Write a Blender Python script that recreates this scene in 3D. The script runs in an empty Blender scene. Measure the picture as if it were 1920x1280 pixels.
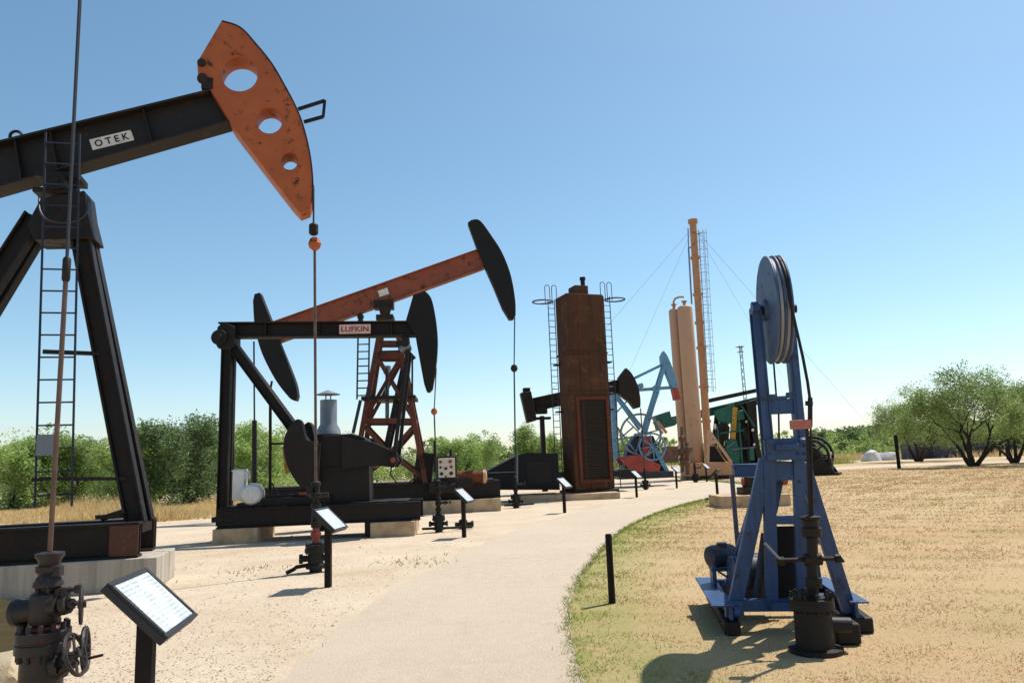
import bpy, math, random
import numpy as np
from mathutils import Vector, Matrix
from math import sin, cos, tan, pi, radians, atan2, sqrt

S = bpy.context.scene
COL = S.collection
random.seed(7)
RNG = np.random.default_rng(7)

# ------------------------------------------------------------------ camera
FPX = 1400.0
PITCH, ROLL = radians(9.13), radians(2.2)
CAM = Vector((0, 0, 1.6))
fw = Vector((0, cos(PITCH), sin(PITCH)))
_r0 = Vector((1, 0, 0)); _u0 = Vector((0, -sin(PITCH), cos(PITCH)))
rt = cos(ROLL) * _r0 - sin(ROLL) * _u0
up = cos(ROLL) * _u0 + sin(ROLL) * _r0
cd = bpy.data.cameras.new('camera')
cam = bpy.data.objects.new('camera', cd)
COL.objects.link(cam)
cam.matrix_world = Matrix(((rt.x, up.x, -fw.x, CAM.x), (rt.y, up.y, -fw.y, CAM.y),
                           (rt.z, up.z, -fw.z, CAM.z), (0, 0, 0, 1)))
cd.sensor_fit = 'HORIZONTAL'; cd.sensor_width = 36.0
cd.lens = 36.0 * FPX / 1920.0
cd.clip_start = 0.05; cd.clip_end = 6000
S.camera = cam

# ------------------------------------------------------------------ world, sun, exposure
SUN = Vector((0.46, 0.34, 1.0)).normalized()
w = bpy.data.worlds.new('World'); S.world = w; w.use_nodes = True
nt = w.node_tree; nt.nodes.clear()
sky = nt.nodes.new('ShaderNodeTexSky'); sky.sky_type = 'NISHITA'; sky.sun_disc = False
sky.sun_elevation = math.asin(SUN.z)
sky.sun_rotation = atan2(SUN.x, SUN.y)
sky.altitude = 600; sky.air_density = 1.0; sky.dust_density = 1.0; sky.ozone_density = 1.3
bg = nt.nodes.new('ShaderNodeBackground'); bg.inputs['Strength'].default_value = 0.129
wo = nt.nodes.new('ShaderNodeOutputWorld')
hs = nt.nodes.new('ShaderNodeHueSaturation'); hs.inputs['Hue'].default_value = .484; hs.inputs['Saturation'].default_value = 1.08   # this camera's blue
nt.links.new(sky.outputs[0], hs.inputs['Color']); nt.links.new(hs.outputs[0], bg.inputs[0]); nt.links.new(bg.outputs[0], wo.inputs[0])
sd = bpy.data.lights.new('sun', 'SUN'); sd.energy = 4.6; sd.angle = radians(0.53); sd.color = (1.0, 0.94, 0.85)
so = bpy.data.objects.new('sun', sd); COL.objects.link(so)
so.rotation_euler = SUN.to_track_quat('Z', 'Y').to_euler()
so.location = (10, 10, 40)
S.view_settings.view_transform = 'Standard'; S.view_settings.look = 'None'
S.view_settings.exposure = 0.3; S.view_settings.gamma = 1.0
S.view_settings.use_curve_mapping = False

# ------------------------------------------------------------------ pixel helpers
def ray(px, py):
    return fw + rt * ((px - 960) / FPX) + up * ((640 - py) / FPX)
def gnd(px, py, z=0.0):
    d = ray(px, py); return CAM + d * ((z - CAM.z) / d.z)
def at(px, py, Y):
    d = ray(px, py); return CAM + d * (Y / d.y)

class PL:
    """a vertical plane with its own place and heading; local x along it, y away from the viewer, z up"""
    def __init__(s, x, y, yaw):
        s.o = Vector((x, y, 0)); s.a = yaw
        s.d = Vector((cos(yaw), sin(yaw), 0)); s.n = Vector((-sin(yaw), cos(yaw), 0))
    def q(s, px, py, v=0.0):
        d = ray(px, py); b = s.o + s.n * v - CAM
        P = CAM + d * (b.dot(s.n) / d.dot(s.n)) - s.o
        return Vector((P.dot(s.d), v, P.z))
    def out(s, pts, v=0.0):
        r = []
        for p in pts:
            c = s.q(p[0], p[1], v); r.append((c.x, c.z))
        return r
    def shift(s, px, py, v=0.0):
        c = s.q(px, py, v); return PL(*(s.o + s.d * c.x).to_2d(), s.a)

# ------------------------------------------------------------------ materials
def nodes(m):
    m.use_nodes = True; n = m.node_tree.nodes; n.clear(); return n, m.node_tree.links
def ramp(n, l, src, p0, p1, c0=(0, 0, 0, 1), c1=(1, 1, 1, 1)):
    r = n.new('ShaderNodeValToRGB'); r.color_ramp.elements[0].position = p0; r.color_ramp.elements[1].position = p1
    r.color_ramp.elements[0].color = c0; r.color_ramp.elements[1].color = c1
    l.new(src, r.inputs[0]); return r.outputs[0]
def mixc(n, l, fac, a, b):
    m = n.new('ShaderNodeMix'); m.data_type = 'RGBA'
    for sck, val in ((m.inputs[0], fac), (m.inputs[6], a), (m.inputs[7], b)):
        if isinstance(val, (int, float)): sck.default_value = val
        elif isinstance(val, tuple): sck.default_value = (*val[:3], 1)
        else: l.new(val, sck)
    return m.outputs[2]
def noise(n, l, co, scale, detail=6, rough=.6, stretch=None):
    if stretch:
        mp = n.new('ShaderNodeMapping'); mp.inputs['Scale'].default_value = stretch; l.new(co, mp.inputs[0]); co = mp.outputs[0]
    t = n.new('ShaderNodeTexNoise'); t.inputs['Scale'].default_value = scale; t.inputs['Detail'].default_value = detail
    t.inputs['Roughness'].default_value = rough; l.new(co, t.inputs['Vector']); return t.outputs[0]
def paint(name, c, c2=None, rust=None, amt=.35, scale=2.5, rough=.55, metal=0., bump=.15, streak=False, spec=.4):
    """weathered paint or steel: two tones of one colour, patches of rust, streaks of grime, fine relief"""
    m = bpy.data.materials.new(name); n, l = nodes(m)
    b = n.new('ShaderNodeBsdfPrincipled'); o = n.new('ShaderNodeOutputMaterial'); l.new(b.outputs[0], o.inputs[0])
    tc = n.new('ShaderNodeTexCoord').outputs['Object']
    c2 = c2 or tuple(x * .62 for x in c)
    f = ramp(n, l, noise(n, l, tc, scale, 8), .35, .68)
    col = mixc(n, l, f, c, c2)
    if streak:
        f3 = ramp(n, l, noise(n, l, tc, scale * 2, 5, .6, (3.5, 3.5, .18)), .5, .75)
        col = mixc(n, l, f3, col, tuple(x * .55 for x in c2))
    if rust:
        f2 = ramp(n, l, noise(n, l, tc, scale * 2.7, 10, .72), .62 - amt * .3, .70 - amt * .22)
        col = mixc(n, l, f2, col, rust)
        rr = n.new('ShaderNodeMix'); rr.data_type = 'FLOAT'; rr.inputs[2].default_value = rough; rr.inputs[3].default_value = .9
        l.new(f2, rr.inputs[0]); l.new(rr.outputs[0], b.inputs['Roughness'])
    else:
        b.inputs['Roughness'].default_value = rough
    l.new(col, b.inputs['Base Color']); b.inputs['Metallic'].default_value = metal; b.inputs['Specular IOR Level'].default_value = spec
    bp = n.new('ShaderNodeBump'); bp.inputs['Strength'].default_value = bump; bp.inputs['Distance'].default_value = .01
    l.new(noise(n, l, tc, scale * 14, 6), bp.inputs['Height']); l.new(bp.outputs[0], b.inputs['Normal'])
    return m
RUST = (.16, .055, .02)
M = {}
M['black'] = paint('black_steel', (.0095, .009, .009), (.015, .012, .0105), (.036, .018, .012), .34, 2.6, .55, spec=.28, streak=True)
M['blackhead'] = paint('black_head_paint', (.009, .0095, .010), (.015, .012, .011), (.026, .013, .008), .2, 1.5, .6, spec=.22)
M['browniron'] = paint('brown_iron', (.022, .015, .011), (.014, .011, .009), (.07, .026, .012), .22, spec=.25)
M['otekbeam'] = paint('dark_beam', (.020, .015, .012), (.013, .012, .012), (.08, .032, .016), .15, 1.4, spec=.3)
M['orange'] = paint('orange_paint', (.42, .105, .024), (.34, .078, .019), (.045, .022, .014), .19, 2.2, .55)
M['redbeam'] = paint('red_orange_paint', (.29, .068, .026), (.20, .048, .02), (.08, .034, .018), .32, 1.2, .55)
M['rusty'] = paint('rusty_plate', (.098, .045, .025), (.064, .031, .019), (.13, .058, .028), .3, .9, .85, streak=True, spec=.2)
M['rustframe'] = paint('rust_red_frame', (.15, .042, .021), (.10, .030, .016), RUST, .3, 2, .8, spec=.2)
M['well'] = paint('wellhead_iron', (.016, .013, .012), (.026, .018, .015), (.075, .026, .02), .26, 7, .5, spec=.4)
M['wellgreen'] = paint('wellhead_green', (.011, .015, .015), (.015, .015, .014), (.06, .022, .012), .28, 6, .6, spec=.25)
M['towerred'] = paint('dull_red_steel', (.15, .045, .026), (.10, .032, .021), (.05, .024, .015), .35, 1.2, .6, spec=.25)
M['redbit'] = paint('faded_red_iron', (.30, .05, .035), (.2, .035, .025), RUST, .3, 6, .6)
M['rod'] = paint('polished_rod', (.17, .10, .075), (.11, .06, .045), None, 0, 4, .4, .5)
M['wire'] = paint('wire_rope', (.045, .045, .05), (.03, .03, .035), None, 0, 20, .5, .3)
M['ladderblue'] = paint('dark_ladder_steel', (.018, .032, .055), (.014, .022, .036), RUST, .2, 5, spec=.3)
M['blue'] = paint('blue_paint', (.031, .076, .19), (.024, .058, .145), (.045, .035, .035), .18, 2.8, .42, spec=.4, streak=True)
M['bluegrey'] = paint('blue_grey_sheave', (.065, .10, .18), (.048, .075, .135), (.03, .03, .04), .2, 2.5, .5)
M['groove'] = paint('worn_groove_steel', (.30, .30, .35), (.24, .24, .29), None, 0, 6, .38, .25)
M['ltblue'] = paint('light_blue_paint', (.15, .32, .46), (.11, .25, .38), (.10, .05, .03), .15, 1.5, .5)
M['ltdark'] = paint('deep_blue_iron', (.022, .037, .055), (.015, .025, .038), RUST, .25, 2, .5, spec=.25)  # dark blue iron for the gear box and skid of the light blue jack
M['red'] = paint('red_paint', (.42, .055, .035), (.30, .04, .027), (.12, .04, .02), .2, 1.5, .5)
M['tan'] = paint('tan_paint', (.52, .305, .185), (.46, .265, .155), (.28, .14, .075), .10, .5, .5)
M['tanor'] = paint('tan_orange_paint', (.48, .245, .115), (.39, .19, .085), (.26, .11, .05), .15, 1.0, .55)
M['tandark'] = paint('brown_tan_iron', (.17, .085, .055), (.11, .055, .035), (.08, .03, .015), .3, 1.5, .6)
M['green'] = paint('green_paint', (.012, .12, .080), (.010, .08, .058), (.03, .02, .012), .2, 1.5, .5)
M['yellow'] = paint('yellow_paint', (.55, .31, .04), (.4, .22, .03), RUST, .25, 2, .5)
M['white'] = paint('white_enamel', (.72, .71, .69), (.6, .59, .57), (.3, .2, .13), .12, 4, .4)
M['plate'] = paint('sign_plate', (.74, .70, .66), (.6, .55, .5), (.2, .15, .12), .14, 7, .5)
M['pink'] = paint('faded_plate', (.70, .45, .40), (.62, .36, .32), (.4, .2, .16), .2, 9, .5)
M['ink'] = paint('letter_ink', (.012, .012, .014), None, None, 0, 5, .6)
M['redink'] = paint('red_letter_ink', (.18, .06, .06), None, None, 0, 5, .6)
M['cream'] = paint('cream_panel', (.66, .58, .47), (.56, .48, .38), None, 0, 6, .5)
M['olive'] = paint('olive_brown_plate', (.055, .040, .010), (.042, .030, .008), (.03, .018, .009), .25, 3, .8, spec=.2)
M['galv'] = paint('galvanised_sheet', (.22, .25, .29), (.16, .18, .21), (.14, .12, .10), .1, 3, .5, .25)
M['signframe'] = paint('sign_frame', (.020, .018, .024), (.014, .013, .017), None, 0, 6, .5)
M['post'] = paint('dark_post', (.018, .012, .010), (.012, .009, .008), None, 0, 8, .75, spec=.2)
M['stone'] = paint('limestone', (.52, .43, .29), (.42, .32, .2), (.30, .19, .1), .3, 4, .95, bump=.6)
M['pebble'] = paint('pebble_stone', (.30, .22, .14), (.42, .33, .24), None, 0, 3, .95)
M['boulderw'] = paint('white_boulder', (.60, .58, .58), (.48, .46, .46), None, 0, 1.5, .95, bump=.6)
M['shed'] = paint('grey_shed_boards', (.09, .085, .095), (.06, .055, .06), None, 0, 1.2, .85)
M['shedroof'] = paint('dark_shed_roof', (.03, .03, .034), None, None, 0, 1.2, .8)
M['bark'] = paint('mesquite_bark', (.045, .032, .026), (.028, .02, .017), None, 0, 9, .95, bump=.8)
M['greyhouse'] = paint('charcoal_sheet', (.016, .016, .018), (.011, .011, .012), (.028, .019, .014), .2, 1.2, .65, spec=.2)

def concrete(name, c, c2, st=True):
    m = bpy.data.materials.new(name); n, l = nodes(m)
    b = n.new('ShaderNodeBsdfPrincipled'); o = n.new('ShaderNodeOutputMaterial'); l.new(b.outputs[0], o.inputs[0])
    tc = n.new('ShaderNodeTexCoord').outputs['Object']
    col = mixc(n, l, ramp(n, l, noise(n, l, tc, 1.3, 8), .3, .7), c, c2)
    if st: col = mixc(n, l, ramp(n, l, noise(n, l, tc, 5, 4, .6, (1.4, 1.4, .08)), .42, .68), col, tuple(x * .62 for x in c2))
    else: col = mixc(n, l, ramp(n, l, noise(n, l, tc, 3, 6), .45, .7), col, tuple(x * .7 for x in c2))
    l.new(col, b.inputs['Base Color']); b.inputs['Roughness'].default_value = .93
    bp = n.new('ShaderNodeBump'); bp.inputs['Strength'].default_value = .4; bp.inputs['Distance'].default_value = .01
    l.new(noise(n, l, tc, 30, 8), bp.inputs['Height']); l.new(bp.outputs[0], b.inputs['Normal'])
    return m
M['concrete'] = concrete('grey_concrete', (.50, .44, .36), (.40, .35, .285))
M['concretetan'] = concrete('tan_concrete', (.56, .39, .24), (.47, .33, .20), False)

def soil(name, cs, scales, bump=.5, bscale=18, rough=.97, speck=None, attr=None, attrc=None):
    m = bpy.data.materials.new(name); n, l = nodes(m)
    b = n.new('ShaderNodeBsdfPrincipled'); o = n.new('ShaderNodeOutputMaterial'); l.new(b.outputs[0], o.inputs[0])
    tc = n.new('ShaderNodeTexCoord').outputs['Object']
    col = cs[0]
    for c, s in zip(cs[1:], scales):
        col = mixc(n, l, ramp(n, l, noise(n, l, tc, s, 8, .62), .36, .66), col, c)
    if speck:
        col = mixc(n, l, ramp(n, l, noise(n, l, tc, speck[1], 4, .7), .62, .70), col, speck[0])
    if attr:
        a = n.new('ShaderNodeAttribute'); a.attribute_name = attr
        f = n.new('ShaderNodeMath'); f.operation = 'MULTIPLY'; l.new(a.outputs['Fac'], f.inputs[0])
        l.new(ramp(n, l, noise(n, l, tc, 2.4, 6), .25, .62), f.inputs[1])
        col = mixc(n, l, f.outputs[0], col, attrc)
    l.new(col, b.inputs['Base Color']); b.inputs['Roughness'].default_value = rough
    b.inputs['Specular IOR Level'].default_value = .15
    bp = n.new('ShaderNodeBump'); bp.inputs['Strength'].default_value = bump; bp.inputs['Distance'].default_value = .03
    l.new(noise(n, l, tc, bscale, 10, .7), bp.inputs['Height']); l.new(bp.outputs[0], b.inputs['Normal'])
    return m
M['sand'] = soil('pale_sand', [(.49, .38, .262), (.57, .465, .345), (.42, .315, .20), (.52, .41, .295), (.59, .485, .365)], [1.1, .23, 3.7, .6], 1.0, 9, speck=((.33, .245, .16), 31))
M['path'] = soil('crushed_path', [(.515, .42, .318), (.565, .47, .365), (.46, .37, .275), (.54, .445, .34)], [.8, .3, 6], .7, 40, speck=((.37, .295, .21), 45))
M['lawn'] = soil('dry_lawn', [(.40, .275, .13), (.53, .395, .24), (.33, .245, .105), (.50, .31, .175), (.47, .35, .19)], [1.3, .33, .5, .12], 1.0, 14,
                 speck=((.33, .235, .11), 6), attr='green', attrc=(.20, .235, .05))

def leafmat(name, c, c2, trans=.45, patch=None):
    m = bpy.data.materials.new(name); n, l = nodes(m)
    o = n.new('ShaderNodeOutputMaterial')
    g = n.new('ShaderNodeNewGeometry'); col = mixc(n, l, g.outputs['Random Per Island'], c, c2)
    if patch:
        tc = n.new('ShaderNodeTexCoord').outputs['Object']
        for pc, ps, lo, hi in patch: col = mixc(n, l, ramp(n, l, noise(n, l, tc, ps, 5, .6), lo, hi), col, pc)
    d = n.new('ShaderNodeBsdfDiffuse'); t = n.new('ShaderNodeBsdfTranslucent')
    l.new(col, d.inputs[0]); l.new(col, t.inputs[0])
    mx = n.new('ShaderNodeMixShader'); mx.inputs[0].default_value = trans
    l.new(d.outputs[0], mx.inputs[1]); l.new(t.outputs[0], mx.inputs[2]); l.new(mx.outputs[0], o.inputs[0])
    return m
M['leaf'] = leafmat('mesquite_leaf', (.36, .46, .15), (.22, .32, .10), .58, [((.22, .27, .12), .21, .48, .58), ((.46, .53, .16), .33, .56, .64), ((.15, .18, .09), .5, .6, .68)])
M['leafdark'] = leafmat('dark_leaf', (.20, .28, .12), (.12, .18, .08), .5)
M['leafpale'] = leafmat('pale_leaf', (.45, .55, .20), (.29, .41, .13), .58)
M['leaftree'] = leafmat('olive_mesquite_leaf', (.30, .37, .135), (.18, .25, .09), .55)
M['straw'] = leafmat('straw', (.66, .50, .25), (.48, .35, .16), .42)
M['turf'] = leafmat('short_dry_turf', (.49, .35, .17), (.39, .27, .12), .3, [((.46, .285, .155), .28, .46, .60), ((.60, .47, .31), .45, .54, .64), ((.33, .28, .10), .6, .57, .66), ((.44, .26, .14), 1.3, .60, .70)])
M['turfgreen'] = leafmat('short_green_turf', (.25, .29, .06), (.17, .22, .045), .4)

# ------------------------------------------------------------------ mesh helpers
class MB:
    def __init__(s): s.V = []; s.F = []
    def add(s, vs, fs):
        k = len(s.V); s.V += [tuple(v) for v in vs]; s.F += [tuple(i + k for i in f) for f in fs]; return s
    def box(s, c, sz, rot=None):
        vs = []
        for x in (-.5, .5):
            for y in (-.5, .5):
                for z in (-.5, .5):
                    v = Vector((x * sz[0], y * sz[1], z * sz[2]))
                    if rot is not None: v = rot @ v
                    vs.append(v + Vector(c))
        return s.add(vs, [(0, 1, 3, 2), (4, 6, 7, 5), (0, 4, 5, 1), (2, 3, 7, 6), (0, 2, 6, 4), (1, 5, 7, 3)])
    def bar(s, p, q, w, h, side=(0, 1, 0), w2=None, h2=None):
        """box-section member p to q; w across 'side', h across the other way"""
        p, q = Vector(p), Vector(q); a = (q - p).normalized(); sd_ = Vector(side)
        sd_ = (sd_ - a * sd_.dot(a)).normalized(); t = a.cross(sd_)
        w2 = w if w2 is None else w2; h2 = h if h2 is None else h2; vs = []
        for c, ww, hh in ((p, w, h), (q, w2, h2)):
            for i, j in ((-1, -1), (1, -1), (1, 1), (-1, 1)):
                vs.append(c + sd_ * (i * ww / 2) + t * (j * hh / 2))
        return s.add(vs, [(0, 1, 2, 3), (7, 6, 5, 4), (0, 4, 5, 1), (1, 5, 6, 2), (2, 6, 7, 3), (3, 7, 4, 0)])
    def ibar(s, p, q, w, h, tf=.03, tw=.03, side=(0, 1, 0)):
        p, q = Vector(p), Vector(q); a = (q - p).normalized(); sd_ = Vector(side)
        sd_ = (sd_ - a * sd_.dot(a)).normalized(); t = a.cross(sd_)
        for k in (-1, 1):
            o = t * (k * (h - tf) / 2); s.bar(p + o, q + o, w, tf, side)
        return s.bar(p, q, tw, h - 2 * tf - .002, side)
    def tube(s, p, q, r, seg=10, r2=None, caps=True):
        p, q = Vector(p), Vector(q); a = (q - p).normalized()
        t = a.orthogonal().normalized(); b = a.cross(t); r2 = r if r2 is None else r2; vs = []
        for c, rr in ((p, r), (q, r2)):
            for i in range(seg):
                g = 2 * pi * i / seg; vs.append(c + t * (cos(g) * rr) + b * (sin(g) * rr))
        fs = [(i, (i + 1) % seg, seg + (i + 1) % seg, seg + i) for i in range(seg)]
        if caps: fs += [tuple(range(seg))[::-1], tuple(range(seg, 2 * seg))]
        return s.add(vs, fs)
    def path(s, pts, r, seg=8, closed=False):
        pts = [Vector(p) for p in pts]; n = len(pts); vs = []; prev = None
        for i, p in enumerate(pts):
            a = (pts[(i + 1) % n] - pts[i - 1]) if closed else (pts[min(i + 1, n - 1)] - pts[max(i - 1, 0)])
            a.normalize()
            t = a.orthogonal().normalized() if prev is None else (prev - a * prev.dot(a)).normalized()
            prev = t; b = a.cross(t)
            rr = r[i] if isinstance(r, (list, tuple)) else r
            vs += [p + t * (cos(2 * pi * k / seg) * rr) + b * (sin(2 * pi * k / seg) * rr) for k in range(seg)]
        fs = []
        for i in range(n if closed else n - 1):
            j = (i + 1) % n
            fs += [(i * seg + k, i * seg + (k + 1) % seg, j * seg + (k + 1) % seg, j * seg + k) for k in range(seg)]
        if not closed: fs += [tuple(range(seg))[::-1], tuple(range((n - 1) * seg, n * seg))]
        return s.add(vs, fs)
    def lathe(s, prof, base=(0, 0, 0), axis=(0, 0, 1), seg=20):
        base = Vector(base); a = Vector(axis).normalized(); t = a.orthogonal().normalized(); b = a.cross(t); vs = []
        for r, z in prof:
            for i in range(seg):
                g = 2 * pi * i / seg; vs.append(base + a * z + t * (cos(g) * r) + b * (sin(g) * r))
        fs = []
        for k in range(len(prof) - 1):
            fs += [(k * seg + i, k * seg + (i + 1) % seg, (k + 1) * seg + (i + 1) % seg, (k + 1) * seg + i) for i in range(seg)]
        fs += [tuple(range(seg))[::-1], tuple(range((len(prof) - 1) * seg, len(prof) * seg))]
        return s.add(vs, fs)
    def torus(s, c, axis, R, r, seg=28, rs=8):
        a = Vector(axis).normalized(); t = a.orthogonal().normalized(); b = a.cross(t)
        return s.path([Vector(c) + t * (cos(2 * pi * i / seg) * R) + b * (sin(2 * pi * i / seg) * R) for i in range(seg)], r, rs, True)
    def prism(s, out, v0, v1):
        n = len(out); vs = [(x, v0, z) for x, z in out] + [(x, v1, z) for x, z in out]
        ar = sum(out[i][0] * out[(i + 1) % n][1] - out[(i + 1) % n][0] * out[i][1] for i in range(n))
        fs = [tuple(range(n)), tuple(range(n, 2 * n))[::-1]] + [((i + 1) % n, i, n + i, n + (i + 1) % n) for i in range(n)]
        if ar < 0: fs = [f[::-1] for f in fs]
        return s.add(vs, fs)
    def bolts(s, c, axis, R, n, r, h):
        a = Vector(axis).normalized(); t = a.orthogonal().normalized(); b = a.cross(t)
        for i in range(n):
            g = 2 * pi * (i + .3) / n; p = Vector(c) + t * (cos(g) * R) + b * (sin(g) * R)
            s.tube(p - a * h / 2, p + a * h / 2, r, 6)
        return s

def link(name, me, mat, parent=None, bevel=0, smooth=True, angle=35):
    if mat is not None: me.materials.append(M[mat] if isinstance(mat, str) else mat)
    if smooth and len(me.polygons):
        me.polygons.foreach_set('use_smooth', [True] * len(me.polygons))
        me.set_sharp_from_angle(angle=radians(angle))
    o = bpy.data.objects.new(name, me); COL.objects.link(o); o.parent = parent
    if bevel:
        b = o.modifiers.new('bevel', 'BEVEL'); b.width = bevel; b.segments = 2; b.limit_method = 'ANGLE'; b.angle_limit = radians(40)
        b.harden_normals = False
    return o
def part(name, mb, mat, parent=None, bevel=0, smooth=True):
    me = bpy.data.meshes.new(name); me.from_pydata(mb.V, [], mb.F); me.update()
    return link(name, me, mat, parent, bevel, smooth)
def tag(o, label=None, cat=None, group=None, kind=None):
    if label: o['label'] = label
    if cat: o['category'] = cat
    if group: o['group'] = group
    if kind: o['kind'] = kind
    return o
def thing(name, label, cat, pl=None, loc=None, rz=0, group=None):
    o = bpy.data.objects.new(name, None); COL.objects.link(o); o.empty_display_size = .3
    if pl is not None: o.location = pl.o; o.rotation_euler = (0, 0, pl.a)
    else: o.location = loc; o.rotation_euler = (0, 0, rz)
    return tag(o, label, cat, group)
def copy_tree(o, parent=None):
    c = o.copy(); COL.objects.link(c); c.parent = parent
    for ch in list(o.children): copy_tree(ch, c)
    return c
def fastmesh(name, verts, nper):
    """numpy quads/tris, all separate islands"""
    n = len(verts); f = n // nper
    me = bpy.data.meshes.new(name); me.vertices.add(n); me.vertices.foreach_set('co', np.asarray(verts, np.float32).ravel())
    me.loops.add(n); me.loops.foreach_set('vertex_index', np.arange(n, dtype=np.int32))
    me.polygons.add(f); me.polygons.foreach_set('loop_start', np.arange(0, n, nper, dtype=np.int32))
    me.update(calc_edges=True); return me
def spline(pts, k=5):
    """Catmull-Rom through 2D points"""
    r = []; n = len(pts)
    for i in range(n - 1):
        p0, p1, p2, p3 = pts[max(i - 1, 0)], pts[i], pts[i + 1], pts[min(i + 2, n - 1)]
        for j in range(k):
            t = j / k
            r.append(tuple(.5 * ((2 * b) + (-a + c) * t + (2 * a - 5 * b + 4 * c - d) * t * t + (-a + 3 * b - 3 * c + d) * t ** 3)
                           for a, b, c, d in zip(p0, p1, p2, p3)))
    r.append(tuple(pts[-1])); return r
def plate_with_holes(outlines, v0, v1, name, bevel=.012):
    cu = bpy.data.curves.new(name, 'CURVE'); cu.dimensions = '2D'; cu.fill_mode = 'BOTH'
    cu.extrude = (v1 - v0) / 2 - bevel; cu.bevel_depth = bevel; cu.bevel_resolution = 1
    for out in outlines:
        sp = cu.splines.new('POLY'); sp.points.add(len(out) - 1); sp.use_cyclic_u = True
        for p, (x, z) in zip(sp.points, out): p.co = (x, z, 0, 1)
    ob = bpy.data.objects.new('tmp', cu); COL.objects.link(ob); bpy.context.view_layer.update()
    me = bpy.data.meshes.new_from_object(ob.evaluated_get(bpy.context.evaluated_depsgraph_get()))
    bpy.data.objects.remove(ob); me.name = name; me.materials.clear()
    co = np.empty(len(me.vertices) * 3, np.float32); me.vertices.foreach_get('co', co); co = co.reshape(-1, 3)
    co = np.stack([co[:, 0], (v0 + v1) / 2 + co[:, 2], co[:, 1]], 1); me.vertices.foreach_set('co', co.ravel())
    me.flip_normals(); me.update(); return me
def lettering(text, p, eu, ez, height, length, depth=.006):
    """flat letters as mesh; p lower-left corner, eu along, ez up, fitted to length x height"""
    cu = bpy.data.curves.new('letters', 'FONT'); cu.body = text; cu.extrude = .02; cu.resolution_u = 3; cu.offset = .018
    ob = bpy.data.objects.new('tmp', cu); COL.objects.link(ob); bpy.context.view_layer.update()
    me = bpy.data.meshes.new_from_object(ob.evaluated_get(bpy.context.evaluated_depsgraph_get()))
    bpy.data.objects.remove(ob); me.materials.clear()
    co = np.empty(len(me.vertices) * 3, np.float32); me.vertices.foreach_get('co', co); co = co.reshape(-1, 3)
    lo, hi = co.min(0), co.max(0)
    nv = Vector(eu).cross(Vector(ez))
    x = (co[:, 0] - lo[0]) / (hi[0] - lo[0]) * length; y = (co[:, 1] - lo[1]) / (hi[1] - lo[1]) * height
    z = (co[:, 2] - lo[2]) / (hi[2] - lo[2]) * depth
    P = np.array(p)[None] + x[:, None] * np.array(eu) + y[:, None] * np.array(ez) + z[:, None] * np.array(nv)
    me.vertices.foreach_set('co', P.astype(np.float32).ravel()); me.update(); return me

# ================================================================== SETTING
def sheet(name, pts, z, mat, attr=None):
    me = bpy.data.meshes.new(name)
    me.from_pydata([(x, y, z) for x, y in pts], [], [tuple(range(len(pts)))]); me.update()
    if sum(pts[i][0] * pts[(i + 1) % len(pts)][1] - pts[(i + 1) % len(pts)][0] * pts[i][1] for i in range(len(pts))) < 0: me.flip_normals()
    o = link(name, me, mat, None, 0, False); return tag(o, kind='structure')
sheet('ground', [(-2500, -200), (2500, -200), (2500, 4500), (-2500, 4500)], 0, 'sand')

# path edges, from the near end to the far end
left_px = [(430, 1400), (520, 1285), (610, 1200), (690, 1138), (760, 1092), (840, 1050), (900, 1022), (980, 990), (1060, 966), (1130, 949), (1200, 934), (1270, 918), (1335, 904)]
right_px = [(1150, 1400), (1100, 1290), (1071, 1180), (1085, 1095), (1150, 1012), (1200, 978), (1250, 957), (1300, 942), (1350, 931), (1400, 922)]
lp = [tuple(gnd(*p).to_2d()) for p in left_px]; rp = [tuple(gnd(*p).to_2d()) for p in right_px]
lp = [(-.75, -3.0), (-.72, 1.0)] + lp + [tuple(gnd(*p).to_2d()) for p in [(1400, 893), (1500, 882.5), (1590, 874.5), (1700, 869.5), (1950, 862.5)]]
rp = [(.6, -3.0), (.48, 1.0)] + rp + [tuple(gnd(*p).to_2d()) for p in [(1450, 908), (1520, 892), (1590, 880), (1700, 873.5), (1950, 866)]]
lps, rps = spline(lp, 12), spline(rp, 12)
def wob(pts, a):
    r = []
    for i, p in enumerate(pts):
        k = a * (.4 + .02 * abs(p[1])); r.append((p[0] + random.gauss(0, k), p[1] + random.gauss(0, k)))
    return r
pp = wob(lps, .03) + wob(rps, .025)[::-1]
# path as a strip of quads
L, Rr = wob(lps, .045), wob(rps, .012)
def resample(pts, n):
    a = np.array(pts); d = np.r_[0, np.cumsum(np.linalg.norm(np.diff(a, axis=0), axis=1))]; d /= d[-1]
    # even in vertex index, so both edges keep pace near the camera
    t = np.linspace(0, len(a) - 1, n); return np.stack([np.interp(t, np.arange(len(a)), a[:, i]) for i in (0, 1)], 1)
N = 160; La, Ra = resample(L, N), resample(Rr, N)
mb = MB()
mb.V = [(x, y, .008) for x, y in La] + [(x, y, .008) for x, y in Ra]
mb.F = [(i, N + i, N + i + 1, i + 1) for i in range(N - 1)]
tag(part('path', mb, 'path', None, 0, False), kind='structure')

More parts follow.
